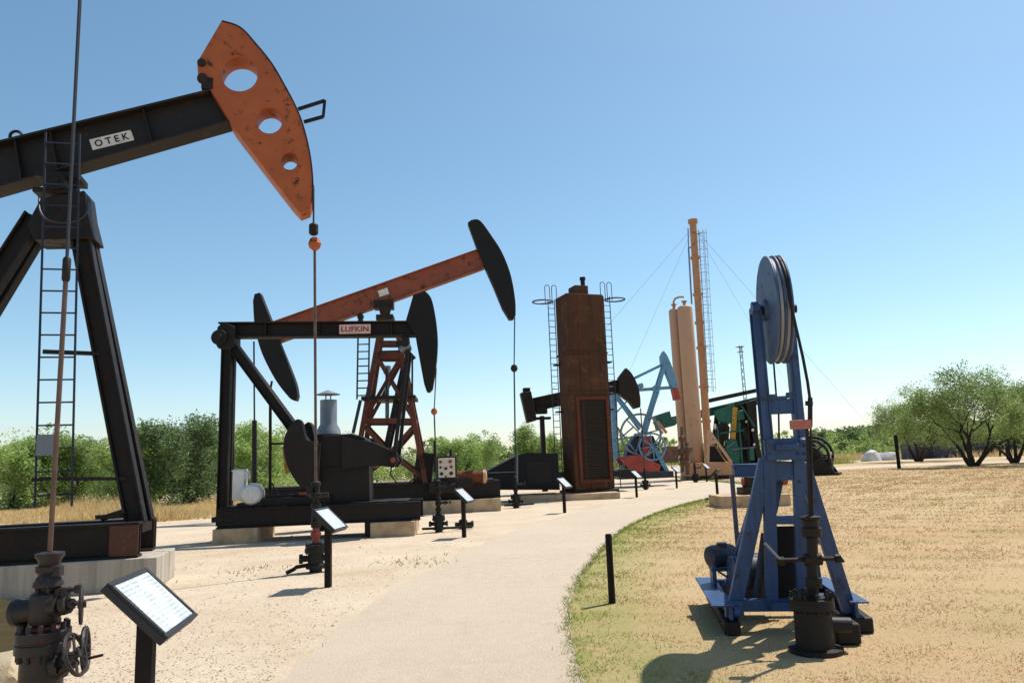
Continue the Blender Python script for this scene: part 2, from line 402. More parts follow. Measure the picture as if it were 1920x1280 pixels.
# dry lawn: a fine grid clipped by the path edge, so that the green fringe can be stored per vertex
rpa = np.array(rps)
_m = rpa[:, 1] < 36
def edge_x(y): return np.interp(y, rpa[_m, 1], rpa[_m, 0])
ys = np.r_[np.linspace(-3, 12, 60), np.linspace(12.3, 34, 44)]
mbv = []; green = []; nx = 26
for y in ys:
    x0 = edge_x(y) - .06 + .05 * sin(y * 7.3) + .04 * sin(y * 17.1)
    for j in range(nx):
        t = (j / (nx - 1)) ** 1.9; x = x0 + t * 75
        mbv.append((x, y, .004)); dd = x - x0
        green.append(max(0., 1 - dd / (1.0 if y < 16 else 1.4)) ** .7 if True else 0)
mb = MB(); mb.V = mbv
for i in range(len(ys) - 1):
    for j in range(nx - 1):
        a = i * nx + j; mb.F.append((a, a + 1, a + nx + 1, a + nx))
lawn = part('lawn', mb, 'lawn', None, 0, False); tag(lawn, kind='structure')
at_ = lawn.data.attributes.new('green', 'FLOAT', 'POINT'); at_.data.foreach_set('value', green)
# lawn beyond, up to the cross tracks
rf = [p for p in rps if p[1] > 34.0 and p[0] > edge_x(34.) - .1]
sheet('lawn', [(float(edge_x(34.)) - .06, 34)] + [(p[0] - .06, p[1] - .06) for p in rf] + [(rf[-1][0] + 60, rf[-1][1]), (float(edge_x(34.)) + 75, 34)], .0045, 'lawn')
a1 = [tuple(gnd(*p).to_2d()) for p in [(1470, 884), (1590, 873.8), (1700, 868.8), (1950, 861.8), (1950, 856), (1700, 863), (1590, 867), (1470, 876)]]
sheet('lawn', a1, .0052, 'lawn')

# ================================================================== shared builders
def sign(loc, az, label, scale=1.0, back=False):
    """tilted reading panel on a post; az = heading (from +x) of the reader's side"""
    t = thing('info_sign', label, 'sign', loc=loc, rz=az, group='information signs along the path')
    W, Ls, H, tl = .60 * scale, .42 * scale, .895 * scale, radians(44)
    part('post', MB().box((-.02, 0, (H - .05) / 2), (.085, .085, H - .05)), 'post', t, .006)
    R = Matrix.Rotation(tl, 3, 'Y'); c = Vector((0, 0, H))
    part('panel_tray', MB().box(c, (Ls, W, .045), R), 'signframe', t, .006)
    fr = MB(); fb = .028
    for sx in (-1, 1):
        fr.box(c + R @ Vector((sx * (Ls / 2 - fb / 2), 0, .029)), (fb, W, .016), R)
        fr.box(c + R @ Vector((0, sx * (W / 2 - fb / 2), .029)), (Ls - 2 * fb - .002, fb, .016), R)
    part('frame', fr, 'signframe', t, .003)
    part('panel_face', MB().box(c + R @ Vector((0, 0, .026)), (Ls - 2 * fb - .004, W - 2 * fb - .004, .006), R), 'panelface', t)
    part('bracket', MB().box((-.02, 0, H - .062), (.11, .16, .05), R), 'signframe', t)
    return t
# pale printed face: soft grey lines of print on white, too fine to read
m = bpy.data.materials.new('printed_panel'); n, l = nodes(m)
b = n.new('ShaderNodeBsdfPrincipled'); o = n.new('ShaderNodeOutputMaterial'); l.new(b.outputs[0], o.inputs[0])
tc = n.new('ShaderNodeTexCoord').outputs['Object']
wv = n.new('ShaderNodeTexWave'); wv.bands_direction = 'X'; wv.inputs['Scale'].default_value = 16; l.new(tc, wv.inputs['Vector'])
f1 = ramp(n, l, wv.outputs['Fac'], .45, .62)
f3 = ramp(n, l, noise(n, l, tc, 16, 3, .6, (.2, 4, .2)), .46, .5)
f2 = ramp(n, l, noise(n, l, tc, 4.5, 1), .44, .5)
mm = n.new('ShaderNodeMath'); mm.operation = 'MULTIPLY'; l.new(f1, mm.inputs[0]); l.new(f2, mm.inputs[1])
m2 = n.new('ShaderNodeMath'); m2.operation = 'MULTIPLY'; l.new(mm.outputs[0], m2.inputs[0]); l.new(f3, m2.inputs[1])
l.new(mixc(n, l, m2.outputs[0], (.56, .585, .585), (.34, .40, .41)), b.inputs['Base Color']); b.inputs['Roughness'].default_value = .3
M['panelface'] = m

def handwheel(mb, c, axis, R=.09, r=.011):
    c = Vector(c); a = Vector(axis).normalized(); t = a.orthogonal().normalized(); b_ = a.cross(t)
    mb.torus(c, a, R, r, 22, 6)
    for k in range(4):
        g = pi / 2 * k + .4; mb.tube(c, c + (t * cos(g) + b_ * sin(g)) * R, r * .7, 6)
    mb.tube(c - a * .02, c + a * .03, r * 1.9, 8)
    return mb

def wellhead(loc, rz, label, mat='wellgreen', H=1.0, top=None, side=1, rodz=None, accent='redbit', line=None, ext=0):
    """casing head, bolted flange, tubing spool, pumping tee with a side valve and a stuffing box"""
    t = thing('wellhead', label, 'wellhead', loc=loc, rz=rz, group='wellheads on the pumping wells')
    k = H
    part('casing_head', MB().lathe([(.10, -.02), (.10, .05), (.155, .06), (.155, .12), (.125, .13), (.125, .30), (.175, .31), (.175, .37), (.165, .372), (.165, .43), (.09, .44), (.09, .46)], seg=24)
         .bolts((0, 0, .37), (0, 0, 1), .150, 10, .014, .17).tube((-.24, 0, .22), (.22, 0, .22), .05).tube((-.26, 0, .22), (-.2, 0, .22), .075, 12).tube((.2, 0, .22), (.24, 0, .22), .075, 12), mat, t)
    part('spool', MB().lathe([(.06, .44), (.06, .55), (.085, .56), (.085, .62), (.055, .63), (.055, .70)], seg=18), accent, t)
    sp = MB().lathe([(.05, .69), (.075, .70), (.085, .76), (.075, .82), (.05, .83)], seg=16).tube((0, 0, .76), (.26 * side, 0, .77), .034, 10).tube((.17 * side, 0, .765), (.22 * side, 0, .77), .052, 10)
    part('pumping_tee', sp, mat, t)
    part('valve_wheel', handwheel(MB(), (.32 * side, 0, .77), (1, 0, 0), .075).tube((.25 * side, 0, .77), (.33 * side, 0, .77), .012), mat, t)
    part('stuffing_box', MB().lathe([(.05, .82), (.07, .83), (.07, .90), (.045, .91), (.045, .95), (.06, .955), (.06, 1.02), (.035, 1.04)], seg=16), mat, t)
    if ext:
        part('upper_stack', MB().lathe([(.05, 1.0), (.08, 1.02), (.08, 1.08), (.05, 1.09), (.05, 1.0 + ext * .4), (.10, 1.0 + ext * .42), (.10, 1.0 + ext * .6), (.06, 1.0 + ext * .62), (.06, 1.0 + ext * .85), (.075, 1.0 + ext * .87), (.075, 1.0 + ext), (.03, 1.03 + ext)], seg=16).tube((0, 0, 1.0 + ext * .5), (.2, -.03, 1.0 + ext * .52), .035, 8).box((-.1, -.04, 1.0 + ext * .7), (.1, .08, .1)), mat, t)
    if line:
        part('flow_line', MB().path(line, .032, 8), mat, t)
    t.scale = (k, k, k)
    return t

def bridle(parent, top, bot, spread, mat='wire', r=.012):
    mb = MB()
    for s_ in (-1, 1):
        mb.tube(Vector(top) + Vector((0, s_ * spread, 0)), Vector(bot) + Vector((0, s_ * spread * .55, 0)), r, 7)
    return part('bridle_cable', mb, mat, parent)

def ladder(parent, p0, p1, width, n, side, r=.016, mat='ladderblue', rungs=True):
    """rails as the ladder, each rung a piece of its own"""
    p0, p1 = Vector(p0), Vector(p1); sdv = Vector(side).normalized() * width / 2
    lad = part('ladder', MB().tube(p0 - sdv, p1 - sdv, r, 7).tube(p0 + sdv, p1 + sdv, r, 7), mat, parent)
    if rungs:
        c0 = p0 + (p1 - p0) * (.5 / n)
        o0 = part('rung', MB().tube(c0 - sdv, c0 + sdv, r * .75, 6), mat, lad)
        for i in range(1, n):
            o_ = o0.copy(); COL.objects.link(o_); o_.parent = lad; o_.location = (p1 - p0) * (i / n)
    return lad

def crank_drive(t, uc, zc, eq, beam_w, ang, arm, mat, cwmat, box, base_z, cw_r=.42, rear=1.2):
    """gear box, two cranks with counterweights, two pitman arms up to the equaliser at eq=(u,z)"""
    u0, z0 = uc, zc; hw = box[1] / 2
    part('gear_box', MB().lathe([(box[0] * .42, -hw), (box[0] * .5, -hw + .04), (box[0] * .5, hw - .04), (box[0] * .42, hw)], (u0, 0, z0), (0, 1, 0), 28)
         .box((u0 + .35 * box[0], 0, z0 - .02), (box[0] * .8, box[1] * .9, box[0] * .8)).box((u0 + .2 * box[0], 0, z0 - box[0] * .62), (box[0] * 1.6, box[1] * 1.1, box[0] * .3)), mat, t, .02)
    part('pedestal', MB().prism([(u0 - box[0] * .6, base_z), (u0 + box[0] * 1.1, base_z), (u0 + box[0] * .8, z0 - box[0] * .72), (u0 - box[0] * .4, z0 - box[0] * .72)], -hw * .95, hw * .95), mat, t, .01)
    d = Vector((cos(ang), 0, sin(ang))); pn = Vector((-sin(ang), 0, cos(ang)))
    for s_ in (-1, 1):
        v = s_ * (hw + .14); c = Vector((u0, v, z0))
        cr = MB().bar(c - d * .35, c + d * (arm + .25), .12, .34, (0, 1, 0), .12, .26)
        part('crank', cr, mat, t, .012)
        cw = MB()
        o = c + d * (arm * 1.05) + Vector((0, s_ * .16, 0))
        for e in (-1, 1):
            pts = []
            for i in range(13):
                g = pi * i / 12; pts.append((cos(g) * arm * .62, sin(g) * cw_r))
            pts2 = [(o + d * a_ + pn * (e * (b_ + .05))) for a_, b_ in pts]
            cw.prism([(p.x, p.z) for p in pts2], v + s_ * .02 - .09, v + s_ * .02 + .09)
        part('counterweight', cw, cwmat, t, .015)
        pinp = c + d * arm * .8 + Vector((0, s_ * .22, 0))
        part('pitman_arm', MB().bar(pinp, (eq[0], pinp.y, eq[1]), .1, .12).tube(pinp - Vector((0, .09, 0)), pinp + Vector((0, .09, 0)), .13, 14), mat, t)
    vv = hw + .14 + .22
    part('equaliser', MB().box((eq[0], 0, eq[1]), (.22, vv * 2 + .2, .24)).tube((eq[0], -.25, eq[1] + .1), (eq[0], .25, eq[1] + .1), .16, 14), mat, t, .012)
    mu = u0 + rear if rear else u0
    if rear:
        part('motor', MB().lathe([(.16, -.34), (.24, -.3), (.24, .3), (.16, .34)], (mu, .1, base_z + .42), (0, 1, 0), 20).box((mu, .1, base_z + .12), (.5, .5, .24)), mat, t, .01)
        part('belt_guard', MB().prism([(u0 - .35, z0 - .35), (u0 - .35, z0 + .35), (u0 + .1, z0 + .42), (mu + .3, base_z + .75), (mu + .3, base_z + .15), (mu - .1, base_z + .1)], hw + .55, hw + .72), mat, t, .01)

# ================================================================== PUMP JACK with the orange head
wp = gnd(592, 1072)
J1 = PL(wp.x, wp.y, radians(14)).shift(115, 700)
def build_jack1():
    t = thing('pump_jack', 'large dark pump jack with orange horse head pierced by three round holes', 'pump jack', J1, group='pump jacks of the outdoor display')
    q = J1.q
    # head
    hv = -.21
    arc = spline([(416, 41), (450, 53), (481, 86), (509, 121), (533, 162), (553, 200), (567, 236), (579, 285), (585, 335), (584, 380)], 5)
    outl = arc + [(580, 392), (564, 398), (550, 383), (498, 316), (440, 240), (399, 172), (373, 140), (371, 117)]
    def hole(cx, cy, rx, ry, k=30): return [(cx + rx * cos(2 * pi * i / k), cy + ry * sin(2 * pi * i / k)) for i in range(k)]
    outs = [J1.out(outl, hv)] + [J1.out(hole(*h), hv) for h in [(449, 139, 36, 33.5), (505, 226, 26, 25.5), (543, 302, 17, 17.5)]]
    me = plate_with_holes(outs, hv, -hv, 'horse_head', .014)
    head = link('horse_head', me, 'orange', t); head['label'] = 'orange painted horse head with three round holes'
    # rim plate following the arc
    rim = J1.out(arc, hv); mb = MB(); n_ = len(rim)
    for i in range(n_ - 1):
        (x0, z0), (x1, z1) = rim[i], rim[i + 1]; dx, dz = x1 - x0, z1 - z0; L_ = sqrt(dx * dx + dz * dz); nx_, nz_ = -dz / L_ * -.022, dx / L_ * -.022
        mb.prism([(x0, z0), (x1, z1), (x1 - nx_, z1 - nz_), (x0 - nx_, z0 - nz_)], hv - .012, -hv + .012)
    part('rim_plate', mb, 'black', head)
    # wire line guard loop
    lp_ = [q(559, 205, 0), q(609, 189, 0), q(606, 219, 0), q(570, 229, 0)]
    part('cable_guard', MB().bar(lp_[0], lp_[1], .05, .05).bar(lp_[1], lp_[2], .05, .05).bar(lp_[2], lp_[3], .05, .05), 'black', head)
    # walking beam
    bv = -.20
    tl, tr, bl, br = q(-430, 369, bv), q(415, 163, bv), q(-430, 469, bv), q(436, 224, bv)
    mb = MB(); z0 = Vector((0, -bv, 0))
    mb.bar(tl + z0, tr + z0, .40, .035).bar(bl + z0, br + z0, .40, .035)
    mb.prism([(tl.x, tl.z), (tr.x, tr.z), (br.x, br.z), (bl.x, bl.z)], -.02, .02)
    for f_ in (.18, .36, .5, .58, .8):
        a_, b_ = tl.lerp(tr, f_), bl.lerp(br, f_); mb.bar((a_.x, 0, a_.z), (b_.x, 0, b_.z), .36, .02)
    beam = part('walking_beam', mb, 'otekbeam', t, .006)
    c = q(30, 258, 0)
    part('lifting_eye', MB().torus((c.x, 0, c.z + .02), (0, 1, 0), .085, .025, 18, 6), 'black', beam)
    # joint of head and beam
    part('head_hinge', MB().tube(q(378, 118, -.25), q(378, 118, .25) + Vector((0, 0, 0)), .07, 12).tube(q(380, 148, -.26), q(380, 148, .26), .09, 12).box(q(392, 168, 0), (.18, .46, .2)), 'black', t, .01)
    # name plate on the web
    pv = -.028
    a_, b_ = q(174, 282, pv), q(252, 263, pv); eu = (b_ - a_); eu.y = 0; ln = eu.length; eu.normalize(); ez = Vector((-eu.z, 0, eu.x))
    h_ = .185
    mb = MB().bar(a_ + ez * h_ / 2, b_ + ez * h_ / 2, .012, h_)
    pl_ = part('name_plate', mb, 'plate', beam, .003); pl_['label'] = 'white name plate reading OTEK'
    me = lettering('O T E K', a_ + eu * .06 + ez * .035 + Vector((0, -.0065, 0)), eu, ez, .115, ln - .12, .005)
    link('lettering', me, 'ink', pl_, 0, False)
    # saddle and bearing
    sc = q(115, 352, 0)
    part('saddle_bearing', MB().box((sc.x, 0, sc.z + .13), (.62, .5, .1)).box((sc.x, 0, sc.z - .14), (.62, .56, .08)).tube((sc.x, -.33, sc.z), (sc.x, .33, sc.z), .15, 20).tube((sc.x, -.37, sc.z), (sc.x, .37, sc.z), .07, 12), 'black', t, .012)
    # top frame of the post
    tv = -.28
    top = J1.out([(76, 372), (158, 357), (164, 400), (176, 447), (62, 449), (50, 420)], tv)
    part('top_frame', MB().prism(top, tv, -tv), 'black', t, .012)
    # legs
    bz = q(250, 978, -.45).z
    for s_ in (-1, 1):
        p_, b2 = q(148, 425, -.17), q(255, 980, -.26)
        p_.y, b2.y = s_ * .15, s_ * .24
        part('front_leg', MB().ibar(p_, b2, .22, .27, .03, .03), 'black', t, .004)
        p3, b3 = q(66, 405, -.17), q(-300, 980, -.26)
        p3.y, b3.y = s_ * .15, s_ * .24
        part('back_leg', MB().ibar(p3, b3, .22, .27, .03, .03), 'black', t, .004)
    for py in (700, 895):
        f_ = (py - 425) / 555.; u_ = q(146, 425, -.3).lerp(q(254, 980, -.44), f_)
        part('cross_tie', MB().bar((u_.x, -.1, u_.z), (u_.x, .1, u_.z), .1, .1, (1, 0, 0)), 'black', t)
    # ladder on the near side
    lv = -.50
    lad = ladder(t, q(100, 950, lv), q(118, 250, lv), .47, 17, (1, 0, 0), .017)
    part('ladder_bracket', MB().bar(q(80, 659, lv), q(186, 663, -.2), .05, .06).bar(q(76, 897, lv), q(238, 897, -.25), .05, .05).bar(q(60, 899, lv), q(80, 899, lv), .05, .05), 'black', lad)
    hp_ = spline([tuple(q(x_, y_, lv - .12 - .2 * k_)) for x_, y_, k_ in ((73, 368, 0), (74, 392, .5), (84, 409, .9), (105, 417, 1), (130, 417, 1), (152, 410, .8), (163, 396, .4), (165, 372, 0))], 4)
    part('safety_hoop', MB().path(hp_, .014, 6), 'wire', lad)
    # small notice hung on the ladder
    c = q(84, 834, lv - .03)
    part('notice', MB().box(c, (.22, .012, .30)), 'galv', lad, .003)
    # skid
    e = q(264, 1000, -.45).x; z0_, z1_ = q(240, 1044, -.45).z, q(240, 978, -.45).z
    for s_ in (-1, 1):
        part('skid_beam', MB().ibar((e - 9.5, s_ * .45, (z0_ + z1_) / 2), (e, s_ * .45, (z0_ + z1_) / 2), .26, z1_ - z0_, .035, .03, (0, 1, 0)), 'browniron', t, .004)
        part('end_plate', MB().box((e - .19, s_ * .45 + (-.135 if s_ < 0 else .135), (z0_ + z1_) / 2), (.38, .02, z1_ - z0_ - .08)), 'rustplate', t)
    part('cross_member', MB().box((e - .05, 0, z1_ - .1), (.08, .62, .14)).box((e - 3, 0, z1_ - .2), (.2, .62, .3)).box((e - 6, 0, z1_ - .2), (.2, .62, .3)).box((e - 8.8, 0, z1_ - .2), (.2, .62, .3)), 'black', t)
    part('brake_lever', MB().box(q(205, 968, -.4), (.35, .1, .06)).tube(q(190, 972, -.4), q(232, 958, -.4), .04, 8), 'black', t)
    # drive at the tail
    tail = tl.lerp(bl, .5)
    eqp = (tail.x + .35, tail.z - .5)
    crank_drive(t, tail.x - .2, 2.05, eqp, .4, radians(200), .95, 'black', 'black', (.9, .8), z1_, .5, -1.6)
    return t, z0_, e
M['rustplate'] = paint('rusty_end_plate', (.10, .042, .026), (.07, .03, .02), (.16, .06, .03), .3, 3, .8)
jack1, padz, skid_e = build_jack1()
# hanging gear as children: cables, carrier, rod
def hang(t, pl, topm, clampm, ballm, rodm, wz, r=.015, cs=.1, rodmat='rod', ballmat='orange', spread=.09, cl=True):
    a, c, b_ = pl.q(*topm), pl.q(*clampm), pl.q(*ballm)
    bridle(t, a, c if cl else b_, spread, r=r)
    if cl: part('cable_clamp', MB().lathe([(cs * .5, -cs), (cs * .8, -cs * .7), (cs * .8, cs * .7), (cs * .5, cs)], c, (0, 0, 1), 12), 'black', t)
    part('carrier_bar', MB().lathe([(cs * .3, -cs * 1.2), (cs * .9, -cs * .7), (cs * 1.1, 0), (cs * .8, cs * .8), (cs * .35, cs * 1.1)], b_, (0, 0, 1), 14).box(b_ + Vector((0, 0, cs * .55)), (cs * .9, spread * 1.6 + .1, cs * .5)), ballmat, t)
    d_ = pl.q(*rodm); d_.z = wz
    part('polished_rod', MB().tube(b_, d_, r * 1.5, 8), rodmat, t)
hang(jack1, J1, (588, 352), (588, 430), (590, 457), (592, 1000), 1.3, .015, .10)
pad = MB(); pz = padz - .003
pe = J1.q(294, 1060, -.66).x
pad.box((pe - 6, 0, pz / 2), (12, 1.32, pz))
p1 = part('concrete_pad', pad, 'concrete', None, .012); p1.location = J1.o; p1.rotation_euler = (0, 0, J1.a)
tag(p1, 'grey board marked concrete pad under the orange headed pump jack', 'concrete pad')
wellhead(wp, radians(14), 'dark wellhead directly below the orange horse head', 'wellgreen', .98, ext=.42, line=[(-.1, 0, .12), (-.3, 0, .1), (-.34, -.03, .07), (-.45, -.08, .03)])

# the jack whose rod hangs at the left edge: same machine, standing outside the picture
jack0 = copy_tree(jack1)
w0 = at(93, 1040, 5.0)
off = J1.d * 0
hx = J1.q(592, 900, 0).x
J0 = PL(0, 0, radians(4)); J0.o = Vector((w0.x, w0.y, 0)) - J0.d * (hx - .0)
jack0.location = J0.o; jack0.rotation_euler = (0, 0, J0.a)
tag(jack0, 'pump jack mostly outside the picture, its thin rod hanging at the left edge', 'pump jack')
for ch in list(jack0.children):
    if ch.name.split('.')[0] in ('bridle_cable', 'cable_clamp', 'carrier_bar', 'polished_rod'):
        bpy.data.objects.remove(ch)
a_, c_, d_ = J0.q(151, -60), J0.q(124.5, 505), J0.q(93, 1042)
bridle(jack0, (a_.x, 0, 6.2), c_, .011, r=.0085)
part('cable_clamp', MB().lathe([(.02, -.085), (.027, -.07), (.027, .07), (.02, .085)], c_, (0, 0, 1), 12), 'browniron', jack0)
part('polished_rod', MB().tube(c_, d_, .0165, 10), 'rod', jack0)
p0 = part('concrete_pad', MB().box((pe - 6, 0, pz / 2), (12, 1.32, pz)), 'concrete', None, .012); p0.location = J0.o; p0.rotation_euler = (0, 0, J0.a)
tag(p0, 'concrete pad outside the left edge of the picture', 'concrete pad')

# near wellhead, lower left
def near_well():
    g = w0.copy(); g.z = 0
    P = PL(g.x, g.y, 0); t = thing('wellhead', 'rusty near wellhead with three hand wheels in the lower left corner', 'wellhead', P, group='wellheads on the pumping wells')
    q = P.q
    zf0, zf1 = q(80, 1222).z, q(80, 1178).z; cu = q(81, 1200).x
    part('casing_head', MB().lathe([(.16, -.02), (.16, .04), (.125, .05), (.125, zf0 - .03), (.135, zf0)], (cu, 0, 0), seg=28).lathe([(.10, -.02), (.10, .06), (.14, .07), (.14, .11)], (cu, 0, .16), (-1, -.35, 0), 20).tube((cu, 0, .16), (cu + .3, -.22, .14), .06, 14), 'well', t)
    zm = (zf0 + zf1) / 2
    part('flange', MB().lathe([(.13, zf0), (.158, zf0 + .006), (.158, zm - .008), (.15, zm - .006), (.15, zm + .006), (.158, zm + .008), (.158, zf1 - .006), (.13, zf1)], (cu, 0, 0), seg=32).bolts((cu, 0, zm), (0, 0, 1), .133, 12, .017, zf1 - zf0 + .085), 'well', t, .003)
    tz = q(83, 1140).z; tu = q(84, 1140).x
    part('spool', MB().lathe([(.085, zf1), (.06, zf1 + .02), (.058, tz - .08), (.08, tz - .06)], (cu, 0, 0), seg=20), 'redbit', t)
    part('pumping_tee', MB().lathe([(.05, -.12), (.085, -.09), (.10, -.03), (.10, .03), (.085, .09), (.05, .12)], (tu, 0, tz), seg=20)
         .lathe([(.09, -.17), (.09, -.14), (.075, -.12), (.065, 0), (.06, .1), (.065, .12)], (tu - .01, -.02, tz), (1, -.1, .12), 18)
         .tube((tu, 0, tz), (q(118, 1135).x, -.02, q(118, 1135).z), .042, 14).tube(q(117, 1136, -.02), q(128, 1132, -.02), .058, 14).tube(q(126, 1133, -.02), q(138, 1131, -.02), .034, 10), 'well', t)
    part('valve_stem', MB().tube(q(135, 1132, -.02), q(160, 1130, -.02), .012, 8), 'well', t)
    part('hand_wheel', handwheel(MB(), q(152, 1133, -.02), (.84, .44, .03), .115, .011), 'well', t)
    part('needle_valve', MB().tube(q(96, 1112), q(120, 1107), .025, 10).box(q(122, 1108), (.05, .05, .05)).tube(q(120, 1107), q(150, 1103), .013, 8).box(q(112, 1110), (.03, .06, .06)).tube(q(142, 1104), q(150, 1103), .028, 8), 'well', t)
    su = q(92, 1070).x
    zs = [q(92, y).z for y in (1112, 1098, 1092, 1076, 1070, 1060, 1050, 1042, 1034)]
    part('stuffing_box', MB().lathe([(.045, zs[0]), (.06, zs[1] - .01), (.088, zs[1]), (.088, zs[2]), (.06, zs[3]), (.078, zs[4]), (.078, zs[5]), (.062, zs[5] + .005), (.066, zs[6]), (.085, zs[7]), (.085, zs[8] - .006), (.055, zs[8])], (su, 0, 0), seg=20).bolts((su, 0, (zs[1] + zs[2]) / 2), (0, 0, 1), .07, 6, .012, .09).box((su + .06, -.02, zs[4]), (.07, .05, .06)), 'well', t)
    # lower gate valve with two wheels
    part('gate_valve', MB().tube(q(88, 1262, -.02), q(128, 1236, -.04), .055, 14).tube(q(104, 1250, -.05), q(116, 1245, -.05), .08, 14).tube(q(116, 1246, -.04), q(150, 1215, -.04), .022, 10).tube(q(128, 1198, -.05), q(160, 1190, -.05), .011, 8).tube(q(110, 1262, -.08), q(142, 1240, -.1), .03, 10), 'well', t)
    part('hand_wheel', handwheel(MB(), q(160, 1216, -.04), (.9, .34, .06), .13, .013), 'well', t)
    part('hand_wheel', handwheel(MB(), q(141, 1226, -.2), (.86, .12, .30), .125, .013).tube(q(120, 1246, -.12), q(143, 1230, -.21), .016, 8), 'well', t)
    part('valve_stem', MB().tube(q(160, 1235, -.04), q(193, 1227, -.04), .009, 8), 'well', t)
    return t
near_well()
# boulder at the lower left corner
def boulder(loc, sz, seed, label, mat, cat='boulder', group=None):
    import bmesh
    bm = bmesh.new(); bmesh.ops.create_icosphere(bm, subdivisions=3, radius=1)
    r = random.Random(seed); ph = [(Vector((r.uniform(-1, 1), r.uniform(-1, 1), r.uniform(-1, 1))).normalized(), r.uniform(.55, .95)) for _ in range(14)]
    for v in bm.verts:
        d = v.co.normalized(); k = 1.0
        for a_, c_ in ph:
            dt = d.dot(a_)
            if dt > 0: k = min(k, c_ / dt)
        v.co = d * (k + r.uniform(-.012, .012))
        v.co = Vector((v.co.x * sz[0], v.co.y * sz[1], v.co.z * sz[2]))
    me = bpy.data.meshes.new('boulder'); bm.to_mesh(me); bm.free()
    o_ = link('boulder', me, mat, None, 0, True, 25); o_.location = loc; tag(o_, label, cat, group); return o_
g = gnd(8, 1262, .1); boulder((g.x, g.y, .06), (.30, .24, .21), 3, 'pale limestone boulder beside the near wellhead at the left edge', 'stone')

cp = [gnd(*p, .22) for p in [(-60, 1108), (58, 1133), (52, 1229), (-60, 1236)]]
mb = MB().add([tuple(p) for p in cp] + [(p.x, p.y, -.02) for p in cp], [(3, 2, 1, 0), (0, 1, 5, 4), (1, 2, 6, 5), (2, 3, 7, 6), (3, 0, 4, 7)])
tag(part('cellar_cover', mb, 'olive', None, .01), 'low olive brown steel cover behind the near wellhead at the left edge', 'cover')
# ================================================================== signs
def sgn(px, py, az, label, dz=0): return sign(gnd(px, py), radians(az), label)
sign((-2.05, 4.30, 0), radians(9), 'large near information sign with white tilted panel at lower left', 1.0)
sgn(618, 1100, -4, 'information sign beside the wellhead under the orange horse head')
sgn(872, 1007, -13, 'information sign in front of the long concrete pad of the red pump jack')
sgn(1060, 961, -24, 'information sign in front of the tall rusty steel tower')
sgn(1195, 932, -27, 'information sign in front of the red and light blue pump jack')
sgn(1270, 915, -30, 'information sign between the light blue jack and the tan tanks')
sgn(1326, 903, -32, 'farthest information sign at the foot of the tall tan mast')
bs = sgn(1345, 935, 150, 'information sign seen from behind at the right edge of the path')
# posts
def bollard(px, py, top, label, grp, rr=.05):
    p = gnd(px, py); P = PL(p.x, p.y, 0); h = P.q(px, top).z
    o_ = part('wooden_post', MB().lathe([(rr, -.05), (rr * 1.02, .02), (rr * .98, h * .5), (rr, h - .015), (rr * .8, h)], seg=14), 'post'); o_.location = P.o
    tag(o_, label, 'post', grp); return o_
bollard(1148, 1131, 1000, 'short dark post in the green grass at the right edge of the path', 'posts on the lawn', .038)
bollard(1686, 878, 815, 'tall dark post standing alone on the lawn near the mesquite', 'posts on the lawn', .13)

